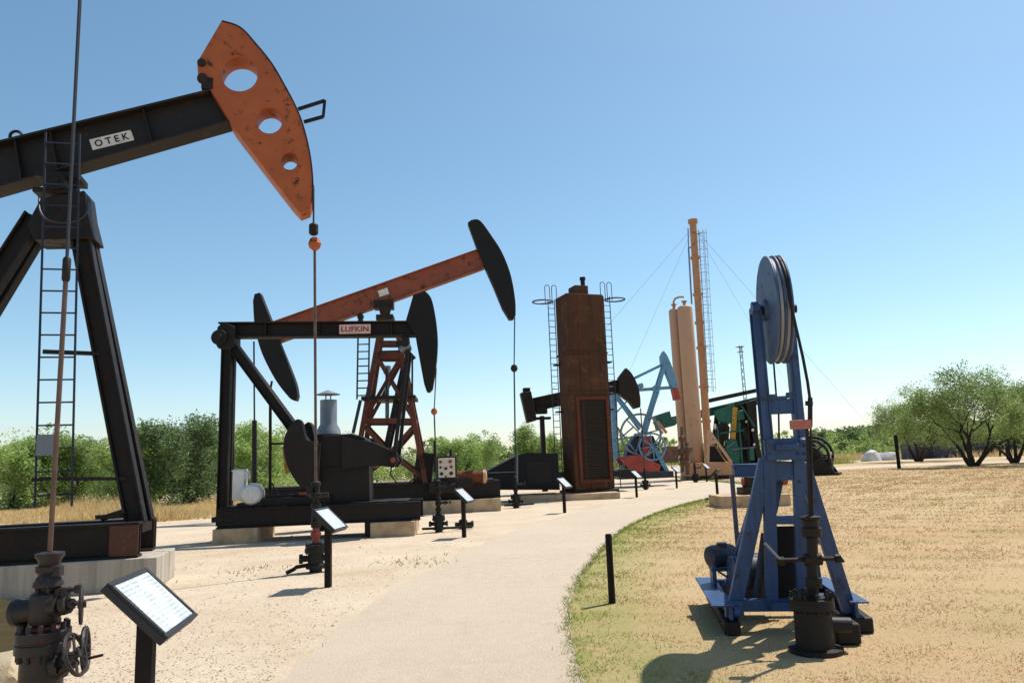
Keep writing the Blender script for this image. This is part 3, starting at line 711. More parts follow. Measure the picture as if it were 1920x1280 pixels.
# ================================================================== DARK JACK with the plate (pivot at the rear, head in front)
w2 = gnd(823, 997)
J2 = PL(w2.x, w2.y + .1, radians(4)).shift(600, 900)
def build_jack2():
    t = thing('pump_jack', 'black pump jack with low level beam, rear post and white prime mover', 'pump jack', J2, group='pump jacks of the outdoor display')
    q = J2.q
    out = spline([(797, 545), (809, 560), (817, 597), (820.5, 642), (817, 690), (811, 728)], 6) + [(806, 734), (800, 734), (795, 719), (782, 648), (779, 630), (761, 600), (775, 552)]
    hd = part('horse_head', MB().prism(J2.out(out, -.16), -.16, .16), 'blackhead', t, .012)
    a_, b_ = q(412, 620, 0), q(790, 617, 0)
    beam = part('walking_beam', MB().ibar(a_, b_, .34, .385, .035, .03).box(q(600, 618, 0), (.03, .3, .3)).box(q(735, 618, 0), (.03, .3, .3)).box(q(500, 619, 0), (.03, .3, .3)), 'black', t, .005)
    # plate
    pv = -.185
    c0, c1 = q(636, 626, pv), q(695, 625, pv); eu = (c1 - c0); ln = eu.length; eu.normalize(); ez = Vector((-eu.z, 0, eu.x)); h_ = .235
    pl_ = part('name_plate', MB().bar(c0 + ez * h_ / 2, c1 + ez * h_ / 2, .012, h_), 'pink', beam, .003); pl_['label'] = 'pinkish name plate reading LUFKIN'
    link('lettering', lettering('LUFKIN', c0 + eu * .05 + ez * .05 + Vector((0, -.0065, 0)), eu, ez, .135, ln - .1, .005), 'redink', pl_, 0, False)
    # rear pivot
    c = q(418, 636, 0)
    part('rear_bearing', MB().tube((c.x, -.32, c.z), (c.x, .32, c.z), .19, 18).tube((c.x, -.36, c.z), (c.x, .36, c.z), .09, 12).prism(J2.out([(402, 640), (408, 612), (420, 603), (440, 612), (440, 650), (425, 656), (408, 652)], -.25), -.25, .25), 'black', t, .01)
    zs = q(430, 978, -.6).z
    for s_ in (-1, 1):
        p_, b2 = q(426, 645, -.15), q(425, 985, -.16); p_.y = s_ * .14; b2.y = s_ * .16; b2.x = p_.x - .02
        part('rear_post', MB().ibar(p_, b2, .2, .235, .025, .025), 'black', t, .003)
        p3, b3 = q(436, 650, -.13), q(580, 845, -.13); p3.y = s_ * .13; b3.y = s_ * .13
        part('brace', MB().ibar(p3, b3, .2, .23, .025, .025), 'black', t, .003)
    part('post_foot', MB().box((q(426, 962, -.3).x, 0, zs + .06), (.5, 1.3, .12)), 'black', t, .01)
    # gear box and pedestal
    gv = .42
    part('gear_box', MB().prism(J2.out([(595, 830), (606, 816), (660, 812), (688, 822), (694, 872), (600, 876)], -gv), -gv, gv), 'black', t, .03)
    part('pedestal', MB().prism(J2.out([(600, 874), (692, 870), (694, 968), (598, 972)], -gv * .9), -gv * .9, gv * .9), 'black', t, .012)
    # cranks, with the pin at the right and the weight at the left
    for s_ in (-1, 1):
        v = -.60
        cr = J2.out([(640, 818), (690, 826), (735, 846), (748, 862), (738, 876), (700, 872), (640, 880)], v)
        part('crank', MB().prism(cr, s_ * .5 - .07, s_ * .5 + .07), 'black', t, .012)
        cw = J2.out(spline([(600, 905), (578, 917), (560, 905), (540, 870), (534, 830), (545, 800), (560, 786), (568, 792)], 4) + [(575, 824), (600, 832)], v)
        part('counterweight', MB().prism(cw, s_ * .62 - .15, s_ * .62 + .15), 'black', t, .02)
        pin, tp = q(738, 862, -.66), q(764, 655, -.5)
        pin.y = s_ * .66; tp.y = s_ * .40
        part('pitman_arm', MB().bar(pin, tp, .07, .09).tube(pin - Vector((0, .1, 0)), pin + Vector((0, .1, 0)), .11, 14), 'black', t)
        part('pin_cap', MB().tube(pin - Vector((0, .13, 0)), pin + Vector((0, .13, 0)), .065, 14), 'redbit', t)
    c = q(762, 648, 0)
    part('equaliser', MB().tube((c.x, -.5, c.z), (c.x, .5, c.z), .1, 14).bar((c.x - .02, 0, c.z + .2), (c.x, 0, c.z - .05), .4, .18), 'black', t)
    part('bearing_cover', MB().tube(q(750, 657, -.35), q(767, 644, -.35), .085, 14), 'galv', t)
    # skid
    e0, e1 = q(408, 970, -.6).x, q(788, 960, -.6).x; z0_, z1_ = q(560, 984, -.6).z, q(560, 948, -.6).z
    for s_ in (-1, 1):
        part('skid_beam', MB().ibar((e0, s_ * .62, (z0_ + z1_) / 2), (e1, s_ * .62, (z0_ + z1_) / 2), .22, z1_ - z0_, .03, .03), 'black', t, .004)
    part('deck', MB().box(((e0 + e1) / 2 + .6, 0, z1_ + .015), (e1 - e0 - 1.8, 1.2, .03)).box((e0 + .3, 0, z1_ + .01), (.5, 1.2, .06)).box(q(560, 940, -.2), (1.6, .6, .25)), 'black', t, .01)
    part('drive_guard', MB().prism(J2.out([(478, 955), (500, 930), (560, 925), (598, 935), (598, 958)], -.3), -.3, -.1), 'black', t, .01)
    part('guard_panel', MB().prism(J2.out([(529, 838), (539, 834), (542, 886), (534, 888)], .3), .3, .34), 'yellow', t)
    part('red_fitting', MB().box(q(578, 924, -.45), (.42, .12, .07)), 'redbit', t, .01)
    part('brake_cable', MB().path([q(735, 868, -.7), q(732, 890, -.75), q(745, 905, -.75), q(765, 905, -.7), q(785, 890, -.6)], .018, 6), 'black', t)
    hang(t, J2, (818, 690, 0), (815, 745, 0), (814, 771, 0), (819, 900, 0), .95, .012, .075, 'wire', 'redcarrier', .07, False)
    part('rod_sleeve', MB().tube(q(815, 826), q(816, 884), .035, 10), 'black', t)
    part('support_leg', MB().box(((q(690, 980, -.62).x), -.6, z0_ / 2 + .02), (.14, .16, z0_ + .02)), 'black', t)
    return t, z0_
M['redcarrier'] = paint('faded_red_carrier', (.42, .12, .07), (.3, .08, .05), RUST, .3, 7, .5)
jack2, sk2 = build_jack2()
def block(P, x0, x1, v, depth, ztop, label, mat='concretetan', name='concrete_block', grp=None):
    a_, b_ = P.q(x0, 1000, v).x, P.q(x1, 1000, v).x
    o_ = part(name, MB().box(((a_ + b_) / 2, v + depth / 2, ztop / 2 - .02), (b_ - a_, depth, ztop + .04)), mat, None, .012)
    o_.location = P.o; o_.rotation_euler = (0, 0, P.a); tag(o_, label, name.replace('_', ' '), grp); return o_
block(J2, 398, 482, -.82, 1.64, sk2 - .003, 'tan concrete block under the rear post of the black pump jack', grp='footing blocks of the black jack')
block(J2, 694, 778, -.82, 1.64, sk2 - .003, 'tan concrete block under the front end of the black skid', grp='footing blocks of the black jack')
wellhead(w2, 0, 'dark green wellhead with side valve below the small black horse head', 'wellgreen', .9, ext=.35, accent='wellgreen', line=[(-.45, 0, .10), (0, 0, .1), (.35, 0, .1), (.62, .02, .1), (.9, .03, .1)])
v2 = part('flow_valve', MB().lathe([(.06, -.12), (.1, -.1), (.12, 0), (.1, .1), (.06, .12)], (0, 0, .12), (0, 0, 1), 14).tube((-.2, 0, .12), (.25, 0, .12), .05, 10).tube((.2, 0, .12), (.26, 0, .12), .075, 10).tube((0, 0, .2), (0, 0, .3), .02, 8), 'wellgreen')
gg = gnd(868, 992); v2.location = (gg.x, gg.y + .1, 0); tag(v2, 'small dark flow line valve behind the post of the third sign', 'valve')
# white prime mover on the black skid
t = thing('electric_motor', 'white motor with upright white control box on the black skid', 'motor', J2)
q = J2.q
part('control_box', MB().box(q(450, 908, -.25), (.27, .3, .72)).box(q(450, 882, -.25), (.30, .34, .03)).box(q(463, 890, -.25), (.1, .2, .2)), 'white', t, .012)
c = q(474, 926, -.35)
part('motor_body', MB().lathe([(.1, -.30), (.20, -.27), (.245, -.2), (.25, .2), (.2, .3)], c, (-.12, 1, 0), 26).tube(q(472, 905, -.35), q(472, 912, -.35), .05, 8), 'white', t, .006)
part('motor_base', MB().box(q(474, 946, -.3), (.6, .5, .12)), 'black', t, .01)
# thin standpipes behind the black jack
t = thing('standpipe', 'slim dark pipe with a short rail rising behind the white motor', 'pipe', loc=(0, 0, 0)); 
P = PL(*at(507, 940, 18.9).to_2d(), 0); t.location = P.o
part('pipe', MB().tube((0, 0, 0), (P.q(507, 725).x, 0, P.q(507, 725).z), .04, 8).tube(P.q(507, 728), P.q(510, 714), .03, 8), 'black', t)
part('rail', MB().bar(P.q(507, 832), P.q(540, 831), .05, .05).bar(P.q(510, 905), P.q(525, 935), .03, .03), 'black', t)
# vent stack behind the gear box
vp = at(617, 930, 20.4); P = PL(vp.x, vp.y, 0)
t = thing('vent_stack', 'grey galvanised vent stack with a conical rain cap behind the black gear box', 'vent stack', P)
c = P.q(617, 815); z = lambda y: P.q(617, y).z
def w_(px): return px * 20.4 / 1400
part('hood', MB().box((0, 0, z(814) / 2), (w_(40), w_(40), z(814))), 'black', t, .01)
part('flue', MB().lathe([(w_(23), z(814)), (w_(21.5), z(806)), (w_(15.5), z(795)), (w_(15.5), z(750)), (w_(14.5), z(749.5))], (P.q(616, 800).x, 0, 0), seg=24), 'galv', t)
part('rain_cap', MB().lathe([(w_(22), z(740)), (w_(22.5), z(739)), (w_(10), z(734.5)), (w_(2), z(731))], (P.q(615, 740).x, 0, 0), seg=24).tube((P.q(611, 750).x, 0, z(752)), (P.q(611, 740).x, 0, z(738)), .02, 6).tube((P.q(620, 750).x, 0, z(752)), (P.q(620, 740).x, 0, z(738)), .02, 6), 'galv', t)

# ================================================================== RED BEAM JACK on a lattice tower, with a head at both ends
w3 = gnd(968, 952)
J3 = PL(w3.x, w3.y, radians(4)).shift(725, 850)
def build_jack3():
    t = thing('pump_jack', 'tall pump jack with red beam on red lattice tower and black heads', 'pump jack', J3, group='pump jacks of the outdoor display')
    q = J3.q
    o1 = spline([(884, 412), (900, 413), (922, 442), (942, 474), (958, 516), (966, 561), (967, 590)], 5) + [(963, 597), (955, 598), (942, 577), (926, 538), (909, 500), (893, 461), (877, 417)]
    part('horse_head', MB().prism(J3.out(o1, -.2), -.2, .2), 'blackhead', t, .015)
    o2 = spline([(487, 548), (496, 571), (509, 603), (525, 645), (541, 684), (554, 719), (558, 742)], 4) + [(555, 751)] + spline([(549, 750), (541, 744), (519, 716), (499, 680), (486, 648), (477, 609), (474, 564)], 4) + [(477, 551)]
    part('horse_head', MB().prism(J3.out(o2, -.2), -.2, .2), 'blackhead', t, .015)
    bv = -.16
    tl, tr, br, bm_, bl = q(500, 607, bv), q(902, 465, bv), q(908, 501, bv), q(700, 576, bv), q(524, 640, bv)
    mb = MB(); z0 = Vector((0, -bv, 0))
    mb.bar(tl + z0, tr + z0, .32, .04).bar(bl + z0, br + z0, .32, .04)
    mb.prism([(tl.x, tl.z), (tr.x, tr.z), (br.x, br.z), (bl.x, bl.z)], -.06, .06)
    beam = part('walking_beam', mb, 'redbeam', t, .006)
    part('plate', MB().bar(q(710, 551, -.08), q(728, 545, -.08), .02, .24), 'plate', beam)
    part('saddle_bearing', MB().box(q(720, 572, 0), (.7, .5, .3)).tube(q(722, 583, -.42), q(722, 583, .42), .2, 16).box(q(723, 598, 0), (.6, .8, .2)), 'browniron', t, .012)
    part('tail_bearing', MB().tube(q(676, 594, -.5), q(676, 594, .5), .12, 12).tube(q(676, 602, -.5), q(676, 602, .5), .1, 12), 'black', t)
    # lattice tower
    sk = .45
    topl, topr = (713, 604), (741, 604); botl, botr = (664, 905), (799, 905)
    def leg(f_, side, s_):
        v0, v1 = .32, .95; v = s_ * (v0 + (v1 - v0) * f_)
        a_ = topl if side < 0 else topr; b_ = botl if side < 0 else botr
        c = q(a_[0] + (b_[0] - a_[0]) * f_, a_[1] + (b_[1] - a_[1]) * f_, -.6); return Vector((c.x, v, c.z))
    for s_ in (-1, 1):
        for sd_ in (-1, 1):
            part('tower_leg', MB().bar(leg(0, sd_, s_), leg(1, sd_, s_), .14, .17), 'towerred', t, .006)
    fr = lambda y: (y - 604) / 301.
    for s_ in (-1, 1):
        for i, (y0, y1) in enumerate([(664, 787), (797, 900)]):
            if i == 0:
                part('cross_brace', MB().bar(leg(fr(y0), -1, s_) + Vector((0, s_ * .09, 0)), leg(fr(y1), 1, s_) + Vector((0, s_ * .09, 0)), .05, .13), 'towerred', t)
                part('cross_brace', MB().bar(leg(fr(y0), 1, s_) - Vector((0, s_ * .07, 0)), leg(fr(y1), -1, s_) - Vector((0, s_ * .07, 0)), .05, .13), 'towerred', t)
            else:
                cm = (leg(fr(850), -1, s_) + leg(fr(850), 1, s_)) / 2
                for y_, sd_ in ((797, -1), (797, 1), (898, 1), (898, -1)):
                    part('cross_brace', MB().bar(leg(fr(y_), sd_, s_), cm, .06, .14), 'towerred', t)
        for y_, h_ in ((640, .12), (664, .24), (789, .18)):
            part('cross_tie', MB().bar(leg(fr(y_), -1, s_), leg(fr(y_), 1, s_), .09, h_), 'towerred', t)
    for sd_ in (-1, 1):
        for y_ in (664, 789):
            part('cross_tie', MB().bar(leg(fr(y_), sd_, -1), leg(fr(y_), sd_, 1), .09, .16, (1, 0, 0)), 'towerred', t)
    p_, b_ = leg(fr(747), -1, 0), leg(fr(747), 1, 0)
    part('platform', MB().box(((p_.x + b_.x) / 2, 0, p_.z), (b_.x - p_.x + .4, 1.7, .12)), 'black', t, .01)
    part('platform_rail', MB().box(q(738, 658, -1.0), (.9, .05, .05)).bar(q(745, 640, -1.0), q(776, 674, -1.0), .06, .2).tube(q(773, 674, -1.), q(773, 745, -1.), .035, 6).tube(q(725, 690, -1), q(725, 745, -1), .03, 6), 'black', t)
    # ladder with landing
    ladder(t, q(680, 748, -1.15), q(682, 625, -1.15), .38, 9, (1, 0, 0), .03, rungs=True)
    part('ladder_stay', MB().bar(q(676, 750, -1.15), q(662, 812, -1.15), .08, .1), 'ladderblue', t)
    # pitman arms inside the tower
    for s_ in (-1, 1):
        part('pitman_arm', MB().bar((q(758, 690).x, s_ * .45, q(758, 690).z), (q(727, 838).x, s_ * .55, q(727, 838).z), .12, .16), 'black', t)
    part('drop_pipe', MB().tube(q(726, 700), q(726, 790), .07, 8).tube(q(726, 686), q(726, 700), .13, 10), 'galv', t)
    # drive behind the dark jack
    part('gear_box', MB().box(q(640, 880, .2), (1.5, 1.1, 1.3)).lathe([(.5, -.6), (.55, -.5), (.55, .5), (.5, .6)], q(690, 850, .1), (0, 1, 0), 20), 'black', t, .03)
    # skid
    z0_, z1_ = q(800, 938, -.9).z, q(800, 905, -.9).z
    e0, e1 = q(480, 920, -.9).x, q(938, 920, -.9).x
    for s_ in (-1, 1):
        part('skid_beam', MB().ibar((e0, s_ * .9, (z0_ + z1_) / 2), (e1, s_ * .9, (z0_ + z1_) / 2), .3, z1_ - z0_, .04, .04), 'black', t, .004)
    part('deck', MB().box(((e0 + e1) / 2, 0, z1_ + .02), (e1 - e0 - .4, 1.7, .05)), 'black', t)
    hang(t, J3, (965, 596), (964, 668), (964, 690), (967, 900), .95, .018, .12, 'wire', 'black', .08, False)
    part('rear_rod', MB().tube(q(476, 640), q(477, 790), .03, 7).tube(q(477, 788), q(477, 905), .085, 10), 'black', t)
    return t, z0_
jack3, sk3 = build_jack3()
block(J3, 470, 941, -1.25, 2.5, sk3 - .003, 'long low concrete pad under the red lattice tower jack', 'concretetan', 'concrete_pad')
wellhead(w3, 0, 'dark wellhead with thin pipes below the far right tip of the red jack', 'wellgreen', 1.05, accent='wellgreen', line=[(-.4, 0, .1), (.1, 0, .1), (.6, 0, .12)])
# engine with gauge panel on the pad
ep = J3.q(845, 900, -1.0); 
t = thing('engine', 'engine with black radiator, reddish cylinder and cream gauge panel on the skid', 'engine', J3)
q = J3.q; v = -1.0
rad = part('radiator', MB().box(q(795, 880, v + .35), (.62, .5, 1.15), Matrix.Rotation(radians(9), 3, 'Y')), 'black', t, .01)
mb = MB()
for i in range(6):
    mb.box(q(784 + i * 5.2, 881 - i * .2, v + .06), (.035, .06, 1.0), Matrix.Rotation(radians(9), 3, 'Y'))
part('radiator_fins', mb, 'browniron', t)
gp = part('gauge_panel', MB().box(q(837.5, 876, v - .2), (.66, .05, .74)), 'black', t, .01)
part('panel_face', MB().box(q(837.5, 876.5, v - .235), (.56, .03, .64)), 'cream', gp, .01)
for i, (gx, gy, r_, mt) in enumerate([(826, 866, .05, 'redbit'), (844, 865, .06, 'redbit'), (826, 876, .04, 'ink'), (836, 878, .05, 'ink'), (846, 875, .05, 'redbit'), (828, 888, .055, 'ink'), (846, 887, .06, 'ink'), (836, 893, .03, 'ink')]):
    c = q(gx, gy, v - .25); part('gauge', MB().tube(c - Vector((0, .035, 0)), c, r_, 14), mt, gp)
part('exhaust_stub', MB().tube(q(845, 842, v - .1), q(845, 858, v - .1), .045, 8), 'black', t)
part('crankcase', MB().box(q(850, 905, v + .1), (1.3, .7, .35)).box(q(830, 915, v - .1), (.9, .5, .3)).tube(q(828, 905, v - .3), q(840, 905, v - .3), .1, 10), 'black', t, .02)
part('cylinder', MB().tube(q(858, 894, v), q(908, 893, v), .2, 18).tube(q(868, 894, v), q(874, 894, v), .225, 18).tube(q(885, 894, v), q(890, 894, v), .225, 18), 'rustframe', t)
part('cylinder_cap', MB().lathe([(.16, -.06), (.23, -.04), (.23, .05), (.15, .09)], q(908, 893, v), (1, 0, 0), 18), 'tan', t)


# ================================================================== RUSTY STEEL TOWER
fp = gnd(1100, 937)
FT = PL(fp.x, fp.y + 1.5, radians(20))
FT = FT.shift(1094, 900)
t = thing('steel_tower', 'tall rusty rectangular steel tower with ladders on both sides', 'tower', FT)
q = FT.q
# box whose left corner edge is the px 1068 line; front face to the right of it
fx0, fx1 = q(1074, 800, -.6).x, q(1145, 800, -.6).x
zt, zb = q(1100, 549, -.75).z, .34
fd = 1.2
part('casing', MB().box(((fx0 + fx1) / 2, 0, (zt + zb) / 2), (fx1 - fx0, fd, zt - zb)), 'rusty', t, .03)
for y_ in (660, 735):
    zz = q(1100, y_, -.75).z; part('band', MB().box(((fx0 + fx1) / 2, 0, zz), (fx1 - fx0 + .1, fd + .1, .07)), 'rusty', t)
# standing seams between plates
for f_ in (.30,):
    xx = fx0 + (fx1 - fx0) * f_
    part('seam', MB().box((xx, -fd / 2 - .012, (zt + zb) / 2), (.05, .02, zt - zb - .05)), 'rustframe', t)
# framed lower panel
a_, b_ = q(1085, 742, -.78), q(1140, 742, -.78); z1_, z0_ = q(1112, 745, -.78).z, q(1112, 902, -.78).z
fr = part('panel_frame', MB().box((a_.x, -fd / 2 - .04, (z0_ + z1_) / 2), (.13, .08, z1_ - z0_)).box((b_.x, -fd / 2 - .04, (z0_ + z1_) / 2), (.13, .08, z1_ - z0_)).box(((a_.x + b_.x) / 2, -fd / 2 - .04, z1_), (b_.x - a_.x + .13, .078, .12)).box(((a_.x + b_.x) / 2, -fd / 2 - .04, z0_), (b_.x - a_.x + .13, .078, .12)), 'rustframe', t, .01)
part('louvre_panel', MB().box(((a_.x + b_.x) / 2, -fd / 2 - .006, (z0_ + z1_) / 2), (b_.x - a_.x - .14, .02, z1_ - z0_ - .13)), 'browniron', fr)
mb = MB(); nn = 30
for i in range(nn):
    zz = z0_ + .1 + (z1_ - z0_ - .2) * (i + .5) / nn
    mb.box(((a_.x + b_.x) / 2, -fd / 2 - .025, zz), (b_.x - a_.x - .15, .03, .035), Matrix.Rotation(radians(30), 3, 'X'))
tag(part('louvres', mb, 'browniron', fr), kind='stuff')
# top box and stack
c = q(1082, 541, 0)
part('top_box', MB().box((c.x, -.1, zt + .2), (.62, .7, .40)), 'rusty', t, .015)
part('stack', MB().tube((q(1095, 540).x, .1, zt), (q(1095, 540).x, .1, q(1095, 519).z), .1, 12).tube((q(1095, 540).x, .1, q(1095, 524).z), (q(1095, 540).x, .1, q(1095, 519).z), .13, 12), 'black', t)
part('base_curb', MB().box(((fx0 + fx1) / 2, 0, .27), (fx1 - fx0 + .3, fd + .3, .14)), 'browniron', t, .01)
# ladders with hoops at both sides
for sd_, lx, ly0, cage in ((-1, fx0 - .24, fd / 2 - .12, 0), (1, fx1 + .22, -fd / 2 + .12, 0)):
    lad = ladder(t, (lx, ly0, .4), (lx, ly0, zt - .05), .30, 30, (1, 0, 0), .02, 'ladderblue', rungs=True)
    hp = MB()
    for xx in (-.16, .16):
        hp.path([(lx + xx - .11, ly0, zt - .3)] + [(lx + xx - .11 * cos(g_), ly0, zt + .45 + .13 * sin(g_)) for g_ in np.linspace(0, pi, 8)] + [(lx + xx + .11, ly0, zt - .3)], .016, 6)
    part('grab_rail', hp, 'ladderblue', lad)
    cx = lx + sd_ * .40
    part('guard_ring', MB().path([(cx + .44 * cos(g_), ly0 + .40 * sin(g_), zt - .18) for g_ in np.linspace(0, 2 * pi, 26)[:-1]], .032, 6, True), 'ladderblue', lad)
    part('ladder_clip', MB().box(((lx + (fx0 if sd_ < 0 else fx1)) / 2, ly0, 3.6), (.22, .3, .06)).box(((lx + (fx0 if sd_ < 0 else fx1)) / 2, ly0, 5.6), (.22, .3, .06)), 'black', lad)
FP = PL(fp.x, fp.y, radians(2)); a_, b_ = FP.q(975, 930).x, FP.q(1163, 930).x
o_ = part('concrete_pad', MB().box(((a_ + b_) / 2, 1.75, .10), (b_ - a_, 3.5, .30)), 'concretetan', None, .015); o_.location = FP.o; o_.rotation_euler = (0, 0, FP.a)
tag(o_, 'tan concrete pad under the rusty steel tower', 'concrete pad')
# dark sloping housing left of the tower
hp_ = at(980, 915, fp.y + 1.4); HP = PL(hp_.x, hp_.y, radians(2))
t = thing('belt_housing', 'low charcoal housing with a sloping top left of the rusty tower', 'housing', HP)
part('shell', MB().prism([(x, max(z, .26)) for x, z in HP.out([(902, 918), (908, 892), (915, 882), (970, 853), (986, 848), (1046, 850), (1050, 918)], -.7)], -.7, .7), 'greyhouse', t, .02)
part('top_strip', MB().bar(HP.q(912, 882, -.72), HP.q(968, 853, -.72), .05, .05).bar(HP.q(970, 852, -.72), HP.q(970, 906, -.72), .05, .06).bar(HP.q(915, 886, -.72), HP.q(970, 884, -.72), .03, .03), 'galv', t)
part('side_door', MB().box(HP.q(1010, 885, -.71), (1.0, .03, .9)), 'black', t, .01)

# ================================================================== BROWN JACK behind the tower
j4 = at(1020, 880, 37.0); J4 = PL(j4.x, j4.y, radians(4)); q = J4.q
t = thing('pump_jack', 'dark brown pump jack behind the rusty tower, block weight on its tail', 'pump jack', J4, group='pump jacks of the outdoor display')
o1 = [(1160, 707)] + spline([(1174, 689), (1185, 700), (1196, 722), (1201, 747), (1201, 763)], 5) + [(1190, 766), (1180, 753), (1160, 738)]
part('horse_head', MB().prism(J4.out(o1, -.22), -.22, .22), 'browniron', t, .02)
part('walking_beam', MB().ibar(q(985, 762), q(1166, 723), .36, .66, .06, .05), 'browniron', t, .006)
part('tail_weight', MB().prism(J4.out([(976, 736), (996, 733), (1007, 787), (989, 792)], -.4), -.4, .4).box(q(987, 732), (.35, .5, .25)), 'browniron', t, .03)
part('centre_bearing', MB().box(q(1015, 770), (.55, .5, .3)).box(q(1018, 784), (.75, .5, .12)), 'black', t, .01)
for s_ in (-1, 1):
    a_, b_ = q(1016, 780), q(1021, 900); a_.y = s_ * .12; b_.y = s_ * .35; b_.z = .1
    part('post', MB().bar(a_, b_, .18, .2), 'black', t)
part('skid', MB().box(q(1060, 890), (6.5, 1.4, .35)), 'black', t, .01)
part('polished_rod', MB().tube(q(1201, 765), (q(1201, 765).x, 0, 1.0), .03, 6), 'wire', t)
wl = J4.o + J4.d * q(1201, 765).x
wellhead((wl.x, wl.y, 0), 0, 'small wellhead below the brown horse head', 'wellgreen', 1.0, accent='wellgreen')

# ================================================================== LIGHT BLUE AND RED JACK
j5 = at(1200, 890, 42.0); J5 = PL(j5.x, j5.y, radians(4)); q = J5.q
t = thing('pump_jack', 'light blue braced pump jack with red fan counterweights and big spoked wheel', 'pump jack', J5, group='pump jacks of the outdoor display')
hd = part('horse_head', MB().prism(J5.out([(1240, 667), (1245, 657), (1252, 667), (1267, 702), (1272, 727), (1261, 727), (1251, 702), (1241, 680)], -.25), -.25, .25), 'ltblue', t, .02)
part('head_tip', MB().prism(J5.out([(1261, 728), (1272, 728), (1277, 748), (1266, 750)], -.25), -.25, .25), 'red', hd, .02)
def st(a, b, wd, v0=0, v1=0, m_='ltblue', nm='strut'):
    p_, r_ = q(*a), q(*b); p_.y = v0; r_.y = v1; return part(nm, MB().bar(p_, r_, wd, wd), m_, t)
st((1185, 711), (1243, 683), .15, nm='upper_stay'); st((1195, 731), (1262, 726), .17, nm='walking_beam')
st((1245, 683), (1206, 815), .17, -.2, -.4, nm='leg'); st((1245, 683), (1206, 815), .17, .2, .4, nm='leg')
part('gusset', MB().prism(J5.out([(1222, 727), (1233, 719), (1243, 727), (1234, 735)], -.3), -.3, .3), 'ltblue', t, .01)
st((1148, 738), (1150, 860), .3, -.4, -.5, nm='rear_post'); st((1148, 738), (1150, 860), .3, .4, .5, nm='rear_post')
st((1146, 738), (1205, 722), .26, nm='rear_beam')
st((1150, 742), (1196, 806), .14, -.4, -.4); st((1158, 738), (1206, 800), .14, .4, .4)
st((1152, 775), (1180, 745), .08, -.45, -.4); st((1153, 800), (1190, 850), .08, -.5, -.5); st((1150, 830), (1185, 800), .08, -.5, -.5); st((1213, 790), (1232, 735), .08, -.45, -.4)
c = q(1196, 815, 0); wr = 37 * 42 / 1400
wh = part('flywheel', MB().torus((c.x, -.7, c.z), (0, 1, 0), wr, .06, 40, 8).tube((c.x, -.8, c.z), (c.x, .6, c.z), .12, 12), 'galv', t)
mb = MB()
for k in range(6):
    g_ = pi / 3 * k + .2; mb.tube((c.x, -.7, c.z), (c.x + wr * cos(g_), -.7, c.z + wr * sin(g_)), .04, 6)
part('spokes', mb, 'galv', wh)
c2 = q(1212, 838, .5); wr2 = 24 * 42 / 1400
w2_ = part('gear_wheel', MB().torus((c2.x, -.85, c2.z), (0, 1, 0), wr2, .05, 32, 6), 'ltblue', t)
mb = MB()
for k in range(8):
    g_ = pi / 4 * k + .1; mb.tube((c2.x, -.85, c2.z), (c2.x + wr2 * cos(g_), -.85, c2.z + wr2 * sin(g_)), .035, 5)
part('spokes', mb, 'ltblue', w2_)
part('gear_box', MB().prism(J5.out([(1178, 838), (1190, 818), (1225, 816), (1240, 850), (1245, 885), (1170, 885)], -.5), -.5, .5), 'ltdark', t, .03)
for s_ in (-1, 1):
    v = s_ * .75
    part('counterweight', MB().prism([(x, z) for x, z in J5.out([(1163, 860), (1180, 853), (1202, 853), (1238, 872), (1234, 888), (1205, 890), (1178, 878)], -.75)], v - .12, v + .12), 'red', t, .02)
    part('crank', MB().prism(J5.out([(1202, 856), (1207, 818), (1220, 816), (1220, 856)], -.75), v * .85 - .08, v * .85 + .08), 'red', t, .02)
st((1222, 840), (1246, 885), .22, -.5, -.6); st((1232, 835), (1252, 890), .18, .5, .6)
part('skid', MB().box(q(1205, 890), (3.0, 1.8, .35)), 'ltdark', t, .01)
# ================================================================== TAN TANKS, MAST AND SKID
TY = 50.0
tp = at(1300, 890, TY); TP = PL(tp.x, tp.y, radians(-3)); q = TP.q
def tank(xc0, xc1, top, bot, hw, v, label, rz=0):
    a_, b_ = TP.q(xc0, top, v), TP.q(xc1, bot, v); r_ = hw * (TY + v) / 1400; x = (a_.x + b_.x) / 2
    t = thing('pressure_tank', label, 'tank', loc=TP.o + TP.d * x + TP.n * v, rz=TP.a, group='upright tan tanks')
    H = a_.z
    part('shell', MB().lathe([(r_ * .98, .5), (r_, .52), (r_, H - r_ * .45), (r_ * .93, H - r_ * .22), (r_ * .7, H - r_ * .06), (r_ * .3, H), (.02, H + .01)], seg=36), 'tan', t)
    part('skirt', MB().lathe([(r_ * 1.08, .0), (r_ * 1.08, .12), (r_ * .99, .13), (r_ * .99, .55)], seg=32), 'tan', t)
    part('nozzle', MB().tube((0, 0, H - .1), (0, 0, H + .3), .1, 12).tube((0, 0, H + .25), (0, 0, H + .33), .19, 14), 'tanor', t)
    for zz in (3.0, 6.0, 9.0):
        if zz < H - .8: part('weld_seam', MB().lathe([(r_ + .004, -.03), (r_ + .012, 0), (r_ + .004, .03)], (0, 0, zz), seg=36), 'tan', t)
    return t, H, r_
tk1, H1, r1 = tank(1266.5, 1282, 579, 860, 10.5, .3, 'left and slimmer of the two upright tan tanks')
tk2, H2, r2 = tank(1285.5, 1303, 573, 860, 14.5, -.5, 'right and stouter of the two upright tan tanks')
# bent vent line on top of the left tank
part('vent_line', MB().path([(0, 0, H1), (.0, 0, H1 + .5), (.12, 0, H1 + .72), (.4, -.1, H1 + .8), (.65, -.3, H1 + .74)], .07, 8), 'tanor', tk1)
